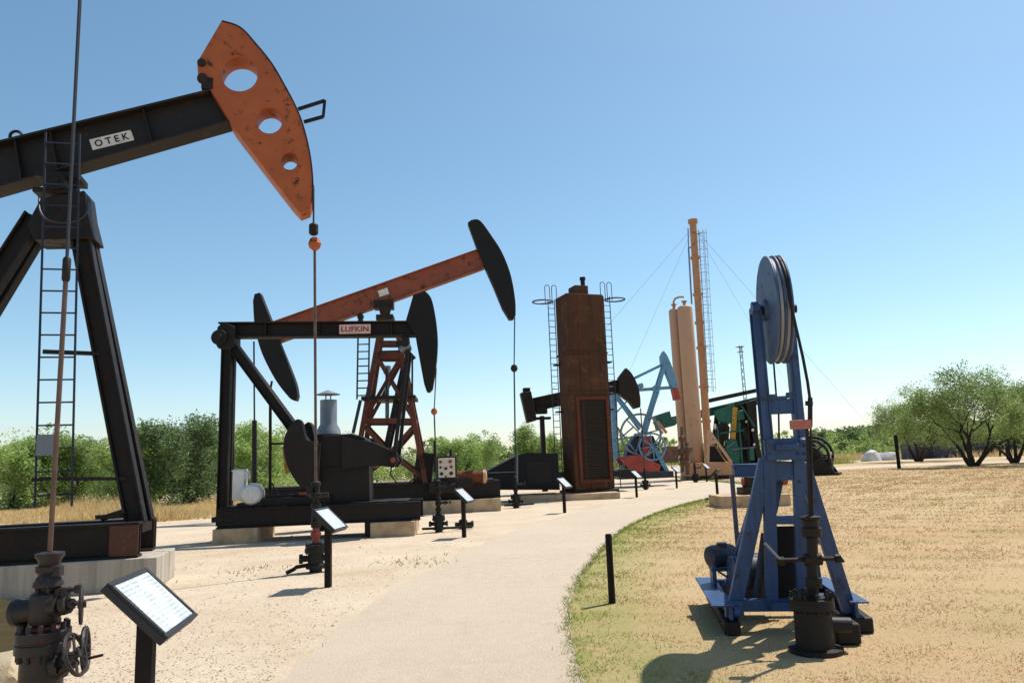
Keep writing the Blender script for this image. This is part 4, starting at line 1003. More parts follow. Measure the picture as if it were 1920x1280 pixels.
# mast
MY = 53.0
mp = at(1325, 880, MY); MP = PL(mp.x, mp.y, radians(-3)); q = MP.q
t = thing('mast', 'tall thin tan pipe mast with side ladder and guy wires', 'mast', MP)
mx, mz = q(1325, 830).x, q(1299, 415).z
pt, pb = Vector((q(1299, 415).x, 0, mz)), Vector((q(1327, 840).x, 0, .3)); rm = 7.2 * MY / 1400
part('pipe', MB().tube(pb, pt, rm, 20, rm * .92).tube(pt - Vector((0, 0, .15)), pt + Vector((0, 0, .12)), rm * 1.3, 20), 'tanor', t)
rg = MB()
for y_ in (483, 552, 605, 652, 725, 790):
    f_ = (q(1310, y_).z - pb.z) / (pt.z - pb.z); c = pb.lerp(pt, f_); rg.tube(c - Vector((0, 0, .09)), c + Vector((0, 0, .09)), rm * 1.28, 18)
part('flange_ring', rg, 'tanor', t)
part('side_pipe', MB().tube(q(1297, 570, .1), q(1291, 465, .1), .06, 8).tube(q(1291, 465, .1), q(1290, 428, .1), .04, 6).tube(q(1291, 465, .1), q(1297, 463, 0), .06, 8), 'galv', t)
la, lb_ = q(1333, 735, -.2), q(1315, 432, -.2)
lad = ladder(t, la, lb_, .36, 44, (1, 0, 0), .018, 'galv', rungs=True)
cg = MB()
for i in range(20):
    c = la.lerp(lb_, (i + .5) / 20); cg.path([(c.x + .34 * cos(g_) , c.y - .12 - .3 * sin(g_), c.z) for g_ in np.linspace(-.2, pi + .2, 9)], .018, 5)
for g_ in (.6, 1.57, 2.5):
    cg.tube(la + Vector((.34 * cos(g_), -.12 - .3 * sin(g_), 0)), lb_ + Vector((.34 * cos(g_), -.12 - .3 * sin(g_), 0)), .014, 5)
part('ladder_cage', cg, 'galv', lad)
part('ladder_arm', MB().bar(q(1305, 553), q(1322, 550), .05, .05).bar(q(1313, 652), q(1328, 650), .05, .05).bar(q(1300, 440), q(1315, 438), .05, .05), 'galv', t)
gw = pt - Vector((0, 0, .45)); inv = Matrix.Rotation(-MP.a, 3, 'Z')
for end in (at(868, 838, 44), at(1085, 800, 60), at(1690, 835, 66), at(1560, 850, 100)):
    e_ = inv @ (Vector((end.x, end.y, .0)) - MP.o)
    part('guy_wire', MB().tube(gw, e_, .010, 4), 'galv', t)
# skid frame
SY = 48.5; sp_ = at(1330, 888, SY); SP = PL(sp_.x, sp_.y, radians(-3)); q = SP.q
t = thing('skid_frame', 'tan orange steel skid with a sloping A shaped brace frame', 'skid', SP)
def sb(a, b, w1, m_='tanor', nm='member', v0=0., v1=0.):
    p_, r_ = q(*a), q(*b); p_.y = v0; r_.y = v1; part(nm, MB().bar(p_, r_, w1, w1), m_, t)
zb_ = max(q(1330, 892).z, .05)
part('deck', MB().box(((q(1286, 880).x + q(1372, 880).x) / 2, .8, q(1330, 879).z), (q(1372, 880).x - q(1286, 880).x, 2.4, q(1330, 867).z - q(1330, 891).z)), 'tanor', t, .02)
part('runner', MB().box(((q(1286, 880).x + q(1372, 880).x) / 2, -.25, q(1330, 893).z / 2), (q(1372, 880).x - q(1286, 880).x - .4, .3, q(1330, 893).z + .1)), 'black', t)
sb((1328, 808), (1369, 866), .17, 'tan', 'brace', -.3, -.3); sb((1326, 808), (1325, 866), .19, 'tan', 'brace', -.3, -.3)
sb((1324, 828), (1343, 828), .24, 'tan', 'brace', -.3, -.3); sb((1328, 808), (1369, 866), .17, 'tanor', 'brace', 1.4, 1.4)
part('tool_box', MB().prism(SP.out([(1330, 836), (1340, 836), (1360, 866), (1330, 866)], 0), 0, 1.0), 'greyhouse', t)
# heater box and valves left of tanks
VP = PL(*at(1258, 885, 48.0).to_2d(), 0); q = VP.q
t = thing('valve_manifold', 'rusty brown valve manifold at the foot of the tan tanks', 'manifold', VP)
part('header', MB().tube(q(1243, 850), q(1292, 846), .2, 14).tube(q(1275, 858), q(1292, 870), .16, 12).box(q(1256, 852), (.9, .7, 1.0)), 'tandark', t, .02)
for i, (vx, vy, rr) in enumerate([(1278, 822, .17), (1290, 842, .19), (1281, 868, .16)]):
    c = q(vx, vy, -.4); part('valve', handwheel(MB().lathe([(.1, -.2), (.2, -.1), (.2, .1), (.1, .2)], c, (0, 0, 1), 12), c - Vector((0, .25, 0)), (0.3, 1, 0), rr, .035).tube(c, c - Vector((0, .25, 0)), .05, 8), 'tandark', t)
part('riser', MB().tube(q(1278, 800), q(1280, 885), .1, 10).tube(q(1288, 830), q(1289, 890), .12, 10).tube(q(1238, 838), q(1247, 820), .05, 8), 'tandark', t)
wellhead((VP.o.x + .7, VP.o.y - 3.5, 0), 0, 'small dark wellhead in front of the tan tanks beside the path', 'wellgreen', 1.1, accent='wellgreen')


# ================================================================== GREEN JACK
GY = 58.0; gp_ = at(1390, 885, GY); GP = PL(gp_.x, gp_.y, radians(3)); q = GP.q
t = thing('pump_jack', 'green pump jack with yellow arms half hidden behind the blue sheave unit', 'pump jack', GP, group='pump jacks of the outdoor display')
part('tail_weight', MB().prism(GP.out([(1229, 779), (1256, 770), (1260, 785), (1268, 784), (1267, 797), (1236, 805)], -.6), -.6, .6), 'green', t, .03)
part('walking_beam', MB().ibar(q(1255, 790), q(1425, 750), .4, .62, .06, .05), 'green', t)
part('roof_beam', MB().bar(q(1325, 752, -1.1), q(1440, 727, -1.1), .4, .3), 'black', t, .02)
for s_ in (-1, 1):
    a_, b_ = q(1370, 765), q(1366, 825); a_.y = b_.y = s_ * .9
    part('pitman_arm', MB().bar(a_, b_, .3, .36), 'yellow', t)
    a_, b_ = q(1229, 790), q(1246, 812); a_.y = b_.y = s_ * .6
    part('tail_strut', MB().bar(a_, b_, .15, .2), 'tanor', t)
    a_, b_ = q(1352, 762), q(1340, 880); a_.y = b_.y = s_ * .8; b_.z = .1
    part('post', MB().bar(a_, b_, .3, .34), 'greyhouse', t)
    a_, b_ = q(1395, 755), q(1420, 880); a_.y = b_.y = s_ * .8; b_.z = .1
    part('post', MB().bar(a_, b_, .35, .4), 'black', t)
part('side_plate', MB().prism(GP.out([(1338, 772), (1376, 754), (1378, 790), (1352, 800)], -.9), -1.0, -.9), 'green', t, .02)
part('gear_box', MB().prism(GP.out([(1376, 760), (1418, 748), (1425, 870), (1380, 874)], -.5), -.5, .5), 'black', t, .04)
part('counterweight', MB().prism(GP.out([(1358, 838), (1366, 822), (1380, 824), (1388, 850), (1386, 870), (1366, 866)], -1.0), -1.15, -.85), 'green', t, .04)
part('belt_guard', MB().prism(GP.out([(1342, 802), (1352, 790), (1368, 800), (1366, 822), (1350, 832), (1342, 822)], -.95), -1.05, -.85), 'black', t, .03)
for (x_, y_, w1, h1, m_) in ((1388, 778, .5, .7, 'green'), (1396, 812, .4, 1.0, 'wellgreen'), (1407, 850, .5, 1.0, 'green'), (1384, 800, .3, .6, 'green'), (1356, 850, .3, 1.2, 'greyhouse')):
    part('fitting', MB().box(q(x_, y_, -.8), (w1, .4, h1), Matrix.Rotation(random.uniform(-.3, .3), 3, 'Y')), m_, t, .05)
for (x_, y_, w1, h1) in ((1400, 790, .22, .16), (1411, 806, .2, .16), (1414, 833, .16, .18), (1341, 799, .14, .4)):
    part('pale_cap', MB().box(q(x_, y_, -1.15), (w1, .15, h1)), 'plate', t, .04)
part('skid', MB().box(q(1380, 880), (4.6, 2.2, .5)), 'black', t, .02)
for i_, (xa, ya, xb, yb, m_, r_) in enumerate([(1345, 800, 1352, 870, 'green', .06), (1362, 790, 1358, 868, 'browniron', .05), (1384, 770, 1392, 872, 'green', .07), (1350, 812, 1395, 806, 'green', .06), (1372, 842, 1415, 838, 'galv', .04), (1402, 770, 1405, 870, 'browniron', .06), (1346, 850, 1380, 826, 'galv', .03), (1390, 760, 1415, 800, 'green', .06)]):
    part('pipe', MB().tube(q(xa, ya, -1.25), q(xb, yb, -1.25), r_, 8), m_, t)
# far lattice radio mast
for (lx, ytop, lab) in ((1403, 648, 'far thin lattice antenna mast behind the green pump jack'),):
    p_ = at(lx, 830, 130); P = PL(p_.x, p_.y, .2); t = thing('antenna_mast', lab, 'mast', P); H = P.q(lx, ytop).z; q = P.q
    mb = MB(); hw = .28
    for a_, b_ in ((-1, -1), (1, -1), (0, 1)): mb.tube((a_ * hw, b_ * hw, 0), (a_ * hw * .8, b_ * hw * .8, H), .07, 5)
    part('lattice', mb, 'galv', t); mb = MB(); k = 16
    cn = [(-1, -1), (1, -1), (0, 1)]
    for i in range(k):
        z0_, z1_ = H * i / k, H * (i + 1) / k
        for j in range(3):
            a_, b_ = cn[j], cn[(j + 1) % 3]; mb.tube((a_[0] * hw * .9, a_[1] * hw * .9, z0_), (b_[0] * hw * .9, b_[1] * hw * .9, z1_), .045, 4)
    part('lacing', mb, 'galv', t)
    part('platform', MB().box((0, 0, H - .2), (1.1, 1.1, .12)).box((0, 0, H - 1.1), (.9, .9, .1)), 'galv', t)

# ================================================================== BLUE SHEAVE UNIT, right foreground
B = PL(2.335, 6.92, radians(-8)); q = B.q
def build_blue():
    t = thing('sheave_pump', 'blue upright pumping unit with a large double groove sheave wheel on top', 'pumping unit', B)
    # sheave: three flanges with two worn grooves between
    zc = q(1450, 581, 0).z; R_ = (q(1450, 481, 0).z - q(1450, 681, 0).z) / 2
    xl = q(1437, 581, 0).x; W = .14; xr = xl + W; c = Vector((xl, 0, zc))
    prof = [(R_ * .55, -.004), (R_ * .985, 0), (R_, .006), (R_, .016), (R_ * .93, .03)]
    part_g = [(R_ * .93, .03), (R_ * .925, W / 2 - .016)]
    wh = part('sheave_wheel', MB().lathe([(.10, -.03), (.10, -.002), (R_ * .9, .0), (R_ * .985, 0), (R_, .006), (R_, .016), (R_ * .965, .024), (R_ * .945, .025)], c, (1, 0, 0), 72)
              .lathe([(R_ * .945, W / 2 - .013), (R_ * .99, W / 2 - .008), (R_, W / 2 - .004), (R_, W / 2 + .004), (R_ * .99, W / 2 + .008), (R_ * .945, W / 2 + .013)], c, (1, 0, 0), 72)
              .lathe([(R_ * .945, W - .025), (R_ * .965, W - .024), (R_, W - .016), (R_, W - .006), (R_ * .985, W), (R_ * .9, W), (.1, W + .002), (.1, W + .03)], c, (1, 0, 0), 72), 'bluegrey', t)
    part('groove', MB().lathe([(R_ * .9, .024), (R_ * .955, .03), (R_ * .958, .055), (R_ * .955, W / 2 - .014)], c, (1, 0, 0), 72).lathe([(R_ * .955, W / 2 + .014), (R_ * .958, W - .055), (R_ * .955, W - .03), (R_ * .9, W - .024)], c, (1, 0, 0), 72), 'groove', wh)
    part('axle', MB().tube((xl - .13, 0, zc), (xr + .13, 0, zc), .04, 14), 'black', t)
    # cable over the outer groove and down in front, with the carrier and rod
    xg = xl + W * .74; car = q(1513, 790, -.60)
    pts = [(xg, R_ * .97 * cos(a_) * -1, zc + R_ * .97 * sin(a_)) for a_ in np.linspace(pi * .80, .06, 22)]
    pts += [tuple(q(1494, 620, -.56)), tuple(q(1505, 668, -.6)), tuple(q(1514, 715, -.61)), tuple(q(1519, 750, -.61)), tuple(q(1519, 795, -.6))]
    part('sheave_cable', MB().path(pts, .013, 8), 'black', t)
    part('cable_socket', MB().tube(q(1519, 745, -.61), q(1519, 800, -.6), .02, 10).tube(q(1517, 752, -.61), q(1517, 760, -.61), .032, 10), 'black', t)
    part('carrier_bar', MB().box(q(1501, 795.5, -.6), (.165, .07, .075)), 'carrier', t, .006)
    part('polished_rod', MB().tube(q(1513, 800, -.6), q(1520, 985, -.6), .014, 10).tube(q(1520, 800, -.6), q(1524, 980, -.6), .009, 8), 'browniron', t)
    # inner tail cable seen through the window
    part('tail_cable', MB().tube(q(1450, 672, .1), q(1457, 760, .1), .009, 7).tube(q(1460, 775, .1), q(1461, 830, .1), .009, 7), 'black', t)
    # uprights either side of the sheave
    pw = .085
    xL, xR = xl - .075, xr + .028
    for x_, ytop in ((xL, 575), (xR, 606)):
        ztop = q(1430, ytop, 0).z; z_b = q(1430, 862, 0).z
        u_ = MB().box((x_, .03, (ztop + z_b) / 2), (.018, .20, ztop - z_b))
        sgn_ = -1 if x_ < xl else 1
        u_.box((x_ + sgn_ * .022, -.062, (ztop + z_b) / 2), (.085, .016, ztop - z_b)).box((x_ + sgn_ * .035, .122, (ztop + z_b) / 2), (.055, .016, ztop - z_b))
        part('upright', u_, 'blue', t, .004)
        part('pillow_block', MB().box((x_ + sgn_ * .03, 0, zc + .012), (.07, .22, .06)).tube((x_ - .03 + sgn_ * .03, 0, zc + .03), (x_ + .03 + sgn_ * .03, 0, zc + .03), .06, 14), 'blue', t, .006)
    # window cross plates
    zz = lambda y: q(1465, y, 0).z
    part('cross_plate', MB().box(((xL + xR) / 2, -.02, (zz(748) + zz(776)) / 2), (xR - xL - .02, .06, zz(748) - zz(776))).box((xL + .05, -.05, zz(744)), (.06, .05, .05)).box((xR - .05, -.05, zz(742)), (.05, .05, .05)).box(((xL + xR) / 2, -.05, zz(746)), (.1, .04, .03)), 'blue', t, .006)
    part('cross_plate', MB().box(((xL + xR) / 2, -.02, (zz(822) + zz(862)) / 2), (xR - xL + .10, .22, zz(822) - zz(862))), 'blue', t, .008)
    part('clamp', MB().box(((xL + xR) / 2 - .01, -.15, zz(838)), (.2, .05, .055)).tube(((xR) - .02, -.16, zz(828)), (xR + .03, -.16, zz(828)), .02, 8), 'blue', t, .006)
    # tapering body below the cross plate: front frame with two posts and ties
    vF = .0
    fr = MB()
    part('front_post', MB().bar(q(1441, 855, vF), q(1447, 1140, .12), .09, .105), 'blue', t, .005)
    part('front_post', MB().bar(q(1496, 855, vF), q(1505, 1140, .12), .09, .095), 'blue', t, .005)
    for y_, h_ in ((888, .10), (974, .075), (1136, .07)):
        part('front_tie', MB().bar(q(1446, y_, .04), q(1500, y_, .04), .07, h_), 'blue', t, .004)
    part('inner_brace', MB().bar(q(1462, 900, .2), q(1450, 960, .2), .05, .06), 'blue', t)
    part('back_panel', MB().box(q(1474, 1060, .34), (.30, .02, .72)), 'black', t)
    for y_ in (835, 850):
        for x_ in (1430, 1442, 1496, 1508):
            c_ = q(x_, y_, -.135); part('bolt', MB().tube(c_, c_ - Vector((0, .018, 0)), .012, 6), 'bluedark', t)
    part('maker_plate', MB().box(q(1472, 889, -.004), (.11, .008, .05)), 'galv', t)
    # long spreading legs
    feetL, feetR = q(1372, 1160, .16), q(1592, 1146, .16)
    part('gusset', MB().prism(B.out([(1424, 862), (1516, 866), (1524, 905), (1500, 925), (1496, 900), (1450, 900), (1444, 935), (1412, 915)], .0), -.01, .02), 'blue', t, .004)
    part('leg', MB().bar(q(1436, 862, .02), feetL, .10, .125), 'blue', t, .006)
    part('leg', MB().bar(q(1505, 868, .02), feetR, .10, .115), 'blue', t, .006)
    bl_, br_ = Vector((feetL.x + .06, 1.15, feetL.z)), Vector((feetR.x - .02, 1.15, feetR.z))
    tl_, tr_ = q(1440, 862, .1), q(1500, 868, .1)
    part('leg', MB().bar(tl_, bl_, .08, .08), 'blue', t, .005)
    part('leg', MB().bar(tr_, br_, .08, .08), 'blue', t, .005)
    m1, m2 = q(1436, 862, .02).lerp(feetL, .55), tl_.lerp(bl_, .55)
    part('side_tie', MB().bar(m1, m2, .05, .05, (1, 0, 0)).bar(q(1505, 868, .02).lerp(feetR, .55), tr_.lerp(br_, .55), .05, .05, (1, 0, 0)), 'blue', t)
    # base frame
    zb0, zb1 = .15, .27
    x0, x1 = feetL.x - .02, feetR.x + .03
    part('front_beam', MB().box(((x0 + x1) / 2 - .12, .16, (zb0 + zb1) / 2 + .02), (x1 - x0 - .35, .11, .10)), 'blue', t, .006)
    part('side_channel', MB().box((x0 - .0, .72, zb0 + .05), (.03, 1.5, .13)).box((x0 - .07, .72, zb0 + .115), (.20, 1.6, .016)), 'blue', t, .004)
    part('side_channel', MB().box((x1, .72, zb0 + .05), (.03, 1.4, .13)).box((x1 + .03, .72, zb0 + .115), (.16, 1.4, .016)), 'blue', t, .004)
    part('rear_beam', MB().box(((x0 + x1) / 2, 1.45, .2), (x1 - x0, .1, .12)).box(((x0 + x1) / 2, .8, .17), (x1 - x0, .1, .08)), 'blue', t, .004)
    part('foot_bracket', MB().box((feetL.x + .02, .10, .22), (.16, .10, .13)).tube((feetL.x + .0, .03, .2), (feetL.x + .06, .03, .2), .05, 10), 'blue', t, .008)
    part('runner', MB().bar((x0 + .0, -.04, .06), (x0 - .0, 1.5, .10), .14, .13, (1, 0, 0)), 'black', t, .02)
    part('runner', MB().bar((x1 - .0, .02, .07), (x1, 1.45, .10), .26, .14, (1, 0, 0)), 'black', t, .02)
    # drive: motor, belt sheave, gear unit
    mu = q(1346, 1045, 1.05)
    part('motor', MB().lathe([(.06, -.17), (.10, -.15), (.115, -.1), (.115, .1), (.10, .14), (.05, .16)], (mu.x + .04, 1.05, mu.z + .02), (1, .5, 0), 22).box((mu.x + .05, 1.05, mu.z + .12), (.1, .12, .06)), 'bluedark', t, .006)
    part('motor_stand', MB().box((mu.x - .06, 1.05, (mu.z + zb1) / 2 - .04), (.04, .26, mu.z - zb1 + .1)).box((mu.x + .04, 1.05, mu.z - .11), (.26, .26, .02)).tube((mu.x - .02, .95, mu.z - .12), (mu.x + .14, .9, zb1 + .04), .012, 6), 'blue', t, .004)
    gc = q(1410, 1075, .75)
    part('gear_unit', MB().lathe([(.16, -.12), (.2, -.1), (.2, .1), (.16, .12)], gc, (1, .15, 0), 26).box((gc.x, .75, gc.z - .16), (.34, .34, .2)).tube(gc - Vector((.2, 0, 0)), gc + Vector((.35, 0, 0)), .04, 10), 'bluedark', t, .01)
    part('belt_sheave', MB().lathe([(.05, -.03), (.17, -.03), (.18, -.025), (.16, 0), (.18, .025), (.17, .03), (.05, .03)], gc - Vector((.17, 0, .0)), (1, .15, 0), 30), 'blue', t)
    part('hydraulic_ram', MB().tube(q(1420, 1120, .5), q(1437, 1000, .5), .05, 12).tube(q(1437, 1000, .5), q(1441, 900, .3), .022, 10), 'bluedark', t)
    # control box on a slim stand at the rear left
    cb = q(1407, 882, 1.3)
    part('control_box', MB().box(cb, (.36, .2, .125)).box(cb + Vector((0, 0, .068)), (.39, .23, .012)), 'blue', t, .005)
    ps = q(1372, 890, 1.3)
    part('control_stand', MB().box((ps.x, 1.3, (ps.z + .2) / 2), (.045, .045, ps.z - .2)).box((ps.x + .08, 1.3, .75), (.16, .03, .03)), 'pinkgrey', t, .003)
    return t
M['carrier'] = paint('brick_red_carrier', (.46, .13, .09), (.36, .09, .07), (.5, .3, .24), .3, 26, .5)
M['bluedark'] = paint('dark_blue_iron', (.018, .030, .058), (.013, .019, .034), RUST, .3, 4, .5)
M['pinkgrey'] = paint('mauve_grey_steel', (.10, .09, .14), (.07, .065, .10), RUST, .2, 5, .5)
blue = build_blue()
# its wellhead in front
wb = gnd(1528, 1222)
WB = PL(wb.x, wb.y, radians(-6)); q = WB.q
t = thing('wellhead', 'black wellhead with cross handles in front of the blue sheave unit', 'wellhead', WB, group='wellheads on the pumping wells')
zf = q(1526, 1120).z; cu = q(1526, 1120).x * .6
part('casing_head', MB().lathe([(.21, -.02), (.21, .04), (.15, .05), (.145, zf - .1), (.175, zf - .08), (.175, zf - .03), (.172, zf - .028), (.172, zf), (.06, zf + .015)], (cu * .5, 0, 0), seg=28).bolts((cu * .5, 0, zf - .03), (0, 0, 1), .15, 10, .014, .16)
     .tube((cu - .1, 0, .22), (cu + .28, .02, .2), .06, 12), 'black', t)
part('standpipe', MB().tube((cu, 0, zf), q(1523, 995), .044, 16).tube(q(1526, 1100), q(1526, 1082), .065, 14), 'black', t)
part('stuffing_box', MB().lathe([(.05, -.02), (.08, 0), (.08, .06), (.06, .07), (.065, .12), (.085, .13), (.085, .15), (.04, .16)], q(1522, 1003), (0, 0, 1), 18), 'browniron', t)
part('cross_arm', MB().tube(q(1462, 1050), q(1575, 1046), .018, 10).tube(q(1455, 1052), q(1470, 1051), .035, 10).tube(q(1508, 1049), q(1540, 1047), .05, 12).tube(q(1566, 1047), q(1576, 1046), .035, 8), 'browniron', t)
part('lever', MB().tube(q(1434, 1018, -.05), q(1462, 1048, -.02), .011, 8), 'galv', t)
part('valve_handle', MB().tube(q(1572, 1040), q(1582, 1053), .012, 8).tube(q(1488, 1118, -.1), q(1510, 1108, -.1), .03, 8).tube(q(1498, 1106, -.12), q(1498, 1124, -.12), .02, 8).tube(q(1546, 1112, -.08), q(1566, 1117, -.08), .02, 8), 'black', t)
part('side_tank', MB().box(q(1582, 1182, .3), (.20, .26, .17)), 'black', t, .02)
# block and small unit hidden behind
gb = gnd(1355, 953); GB = PL(gb.x, gb.y, 0)
a_, b_ = GB.q(1352, 950).x, GB.q(1484, 950).x
o_ = part('concrete_block', MB().box(((a_ + b_) / 2, .7, .17), (b_ - a_, 1.4, .36)), 'concretetan', None, .015); o_.location = GB.o
tag(o_, 'grey concrete block seen behind the legs of the blue sheave unit', 'concrete block')
t = thing('gas_compressor', 'dark red and black machine on the block behind the blue unit', 'machine', GB)
q = GB.q
part('frame', MB().box((q(1436, 930).x, .7, .45), (1.1, .7, .22)).box((q(1405, 905, .7).x, .7, .62), (.3, .5, .5)), 'browniron', t, .02)
part('cylinder', MB().tube((q(1392, 905, .7).x, .7, .72), (q(1475, 905, .7).x, .7, .72), .14, 16).tube((q(1396, 905, .7).x, .7, .72), (q(1402, 905, .7).x, .7, .72), .2, 16), 'redbit', t, .01)
part('pump_rod', MB().tube((q(1430, 900, .7).x, .7, .5), (q(1430, 900, .7).x, .7, 1.1), .05, 8), 'black', t)
# dark gear wheel unit on the right of the sheave
dp = gnd(1530, 891); DP = PL(dp.x, dp.y, radians(-30)); q = DP.q
t = thing('winch_unit', 'dark old winch with spoked drums on the lawn right of the blue unit', 'winch', DP)
s_ = dp.y / 1400
def wheel_at(v, R0):
    c = Vector((-.1, v, R0 + .12)); mb = MB().torus(c, (0, 1, 0), R0, .09, 28, 8).tube(c - Vector((0, .12, 0)), c + Vector((0, .12, 0)), .16, 12)
    for k in range(8):
        g_ = pi / 4 * k; mb.tube(c, c + Vector((cos(g_) * R0, 0, sin(g_) * R0)), .05, 6)
    return mb
part('drum_wheel', wheel_at(-.5, 1.05), 'black', t); part('drum_wheel', wheel_at(.5, 1.15), 'black', t)
part('drum', MB().tube((-.1, -.5, 1.2), (-.1, .5, 1.2), .62, 20), 'wellgreen', t)
part('frame', MB().prism([(-.7, .05), (1.3, .05), (1.15, .35), (.4, 1.5), (-.1, 2.1), (-.4, 1.2)], .62, .76).prism([(-.7, .05), (1.3, .05), (1.15, .35), (.5, 1.2), (-.3, .6)], -.8, -.66), 'black', t, .02)
part('engine_cover', MB().box((.75, 0, .65), (.6, .9, .8)), 'wellgreen', t, .05)
part('lamp', MB().tube((1.0, -.5, 1.35), (1.0, -.35, 1.35), .13, 12), 'plate', t)
part('skid', MB().box((.3, 0, .08), (2.3, 1.5, .16)), 'black', t)

# ================================================================== VEGETATION
def leaf_quads(centers, radii, n_per, size, aspect=.4, rng=RNG, squash=.85):
    """leaf faces scattered round clump centres, thicker toward the clump edge"""
    C = np.repeat(centers, n_per, 0); Rr_ = np.repeat(radii, n_per)[:, None]
    N_ = len(C); d = rng.normal(size=(N_, 3)); d /= np.linalg.norm(d, axis=1)[:, None]
    r = rng.random((N_, 1)) ** .45
    P = C + d * r * Rr_ * np.array([1, 1, squash])
    a = rng.normal(size=(N_, 3)); a[:, 2] *= .7; a /= np.linalg.norm(a, axis=1)[:, None]
    b_ = rng.normal(size=(N_, 3)); b_ -= (b_ * a).sum(1)[:, None] * a; b_ /= np.linalg.norm(b_, axis=1)[:, None]
    s = size * rng.uniform(.6, 1.4, (N_, 1)); a *= s; b_ *= s * aspect
    q_ = np.stack([P - a * .5, P + b_ * .5, P + a * .5, P - b_ * .5], 1)
    return q_.reshape(-1, 3)

def limb(mb, p, d, L_, r, depth, rng, tips, spread=.6):
    pts = [Vector(p)]; rr = [r]; d = Vector(d).normalized(); n_ = 5
    for i in range(n_):
        d = (d + Vector((rng.gauss(0, .16), rng.gauss(0, .16), rng.gauss(.03, .10)))).normalized()
        pts.append(pts[-1] + d * L_ / n_); rr.append(r * (1 - .62 * (i + 1) / n_))
    mb.path(pts, rr, 7 if r > .05 else 5)
    if depth == 0: tips.append(pts[-1]); tips.append(pts[-2]); return
    k = rng.choice((2, 3, 3))
    for i in range(k):
        dd = (d + Vector((rng.gauss(0, spread), rng.gauss(0, spread), rng.gauss(.05, spread * .55)))).normalized()
        limb(mb, pts[-1 - (i == 2)], dd, L_ * rng.uniform(.62, .85), rr[-1] * 1.0, depth - 1, rng, tips, spread)

def tree(label, loc, H, spread_w, seed, mat='leaf', dens=1.0, leaf=.13, depth=3, stems=4, name='mesquite_tree', group=None, low=.0, cl=.55, skirt=0):
    rng = random.Random(seed); nr = np.random.default_rng(seed)
    t = thing(name, label, 'tree', loc=loc, group=group)
    mb = MB(); tips = []
    for i in range(stems):
        g_ = 2 * pi * i / stems + rng.uniform(-.4, .4); lean = rng.uniform(.25, .75) * spread_w
        limb(mb, (cos(g_) * .12, sin(g_) * .12, -.05), (cos(g_) * lean, sin(g_) * lean, 1), H * .36, .022 * H + .02, depth, rng, tips, .55 * spread_w ** .5)
    part('trunk', mb, 'bark', t)
    T = np.array([tuple(p) for p in tips]); T = T[T[:, 2] > low * H]
    zmax = T[:, 2].max(); T[:, 2] *= (H * .93) / zmax
    T = np.repeat(T, 2, 0) + nr.normal(0, .05 * H, (len(T) * 2, 3))
    if skirt:
        k_ = int(len(T) * skirt); E_ = T[nr.integers(0, len(T), k_)].copy(); E_[:, 2] = nr.uniform(.06 if skirt > .8 else .24, .6, k_) * H; E_[:, :2] *= 1.05; T = np.concatenate([T, E_])
    rad = nr.uniform(.5, 1.15, len(T)) * cl * H / 5
    me = fastmesh('crown', leaf_quads(T, rad, max(int(70 * dens), 10), leaf, .38, nr), 4)
    link('crown', me, mat, t, 0, False)
    return t

# lone mesquite on the lawn and its neighbours at the right
g = gnd(1825, 874); tree('wide multi stemmed green mesquite on the dry lawn at right', (g.x, g.y, 0), 7.3, 1.15, 11, 'leaftree', .8, .17, 3, 6, cl=.55, skirt=.32)
g = gnd(1745, 866); tree('loose airy mesquite left of the lone lawn mesquite, by the tall post', (g.x + 1.0, g.y + 4, 0), 7.6, 1.25, 23, 'leaftree', .7, .16, 3, 6, cl=.55, skirt=.35)
g = gnd(1935, 868); tree('mesquite cut by the right edge of the picture in front of the shed', (g.x, g.y + 2, 0), 6.6, 1.0, 31, 'leaftree', .7, .16, 3, 4, cl=.5, skirt=.35)
# taller trees standing out of the scrub behind the jacks
for (px, base, topy, wd, sd, mt, lab) in [
    (352, 945, 782, .75, 41, 'leafdark', 'tallest dark scrub tree just left of the black rear post'),
    (265, 948, 800, .8, 43, 'leaf', 'round green scrub tree right of the leg of the orange headed jack'),
    (120, 950, 812, .9, 44, 'leaf', 'green scrub tree behind the ladder of the orange headed jack'),
    (25, 955, 818, .9, 45, 'leafpale', 'pale green scrub tree at the left edge of the picture'),
    (465, 935, 795, .8, 46, 'leafpale', 'pale scrub tree behind the slim pipes of the black jack'),
    (965, 900, 800, .8, 47, 'leaf', 'green scrub tree behind the far right rod of the red jack'),
    (865, 902, 818, .9, 48, 'leafpale', 'broad pale scrub tree right of the red lattice tower'),
    (1035, 893, 818, .7, 49, 'leaf', 'small green scrub tree behind the post of the brown jack')]:
    g = gnd(px, base); P = PL(g.x, g.y, 0); H = P.q(px, topy).z
    tree(lab, (g.x, g.y, 0), H, wd, sd, mt, 1.0, .17, 2, 5, 'scrub_tree', 'scrub trees behind the display', cl=.75, skirt=.9)
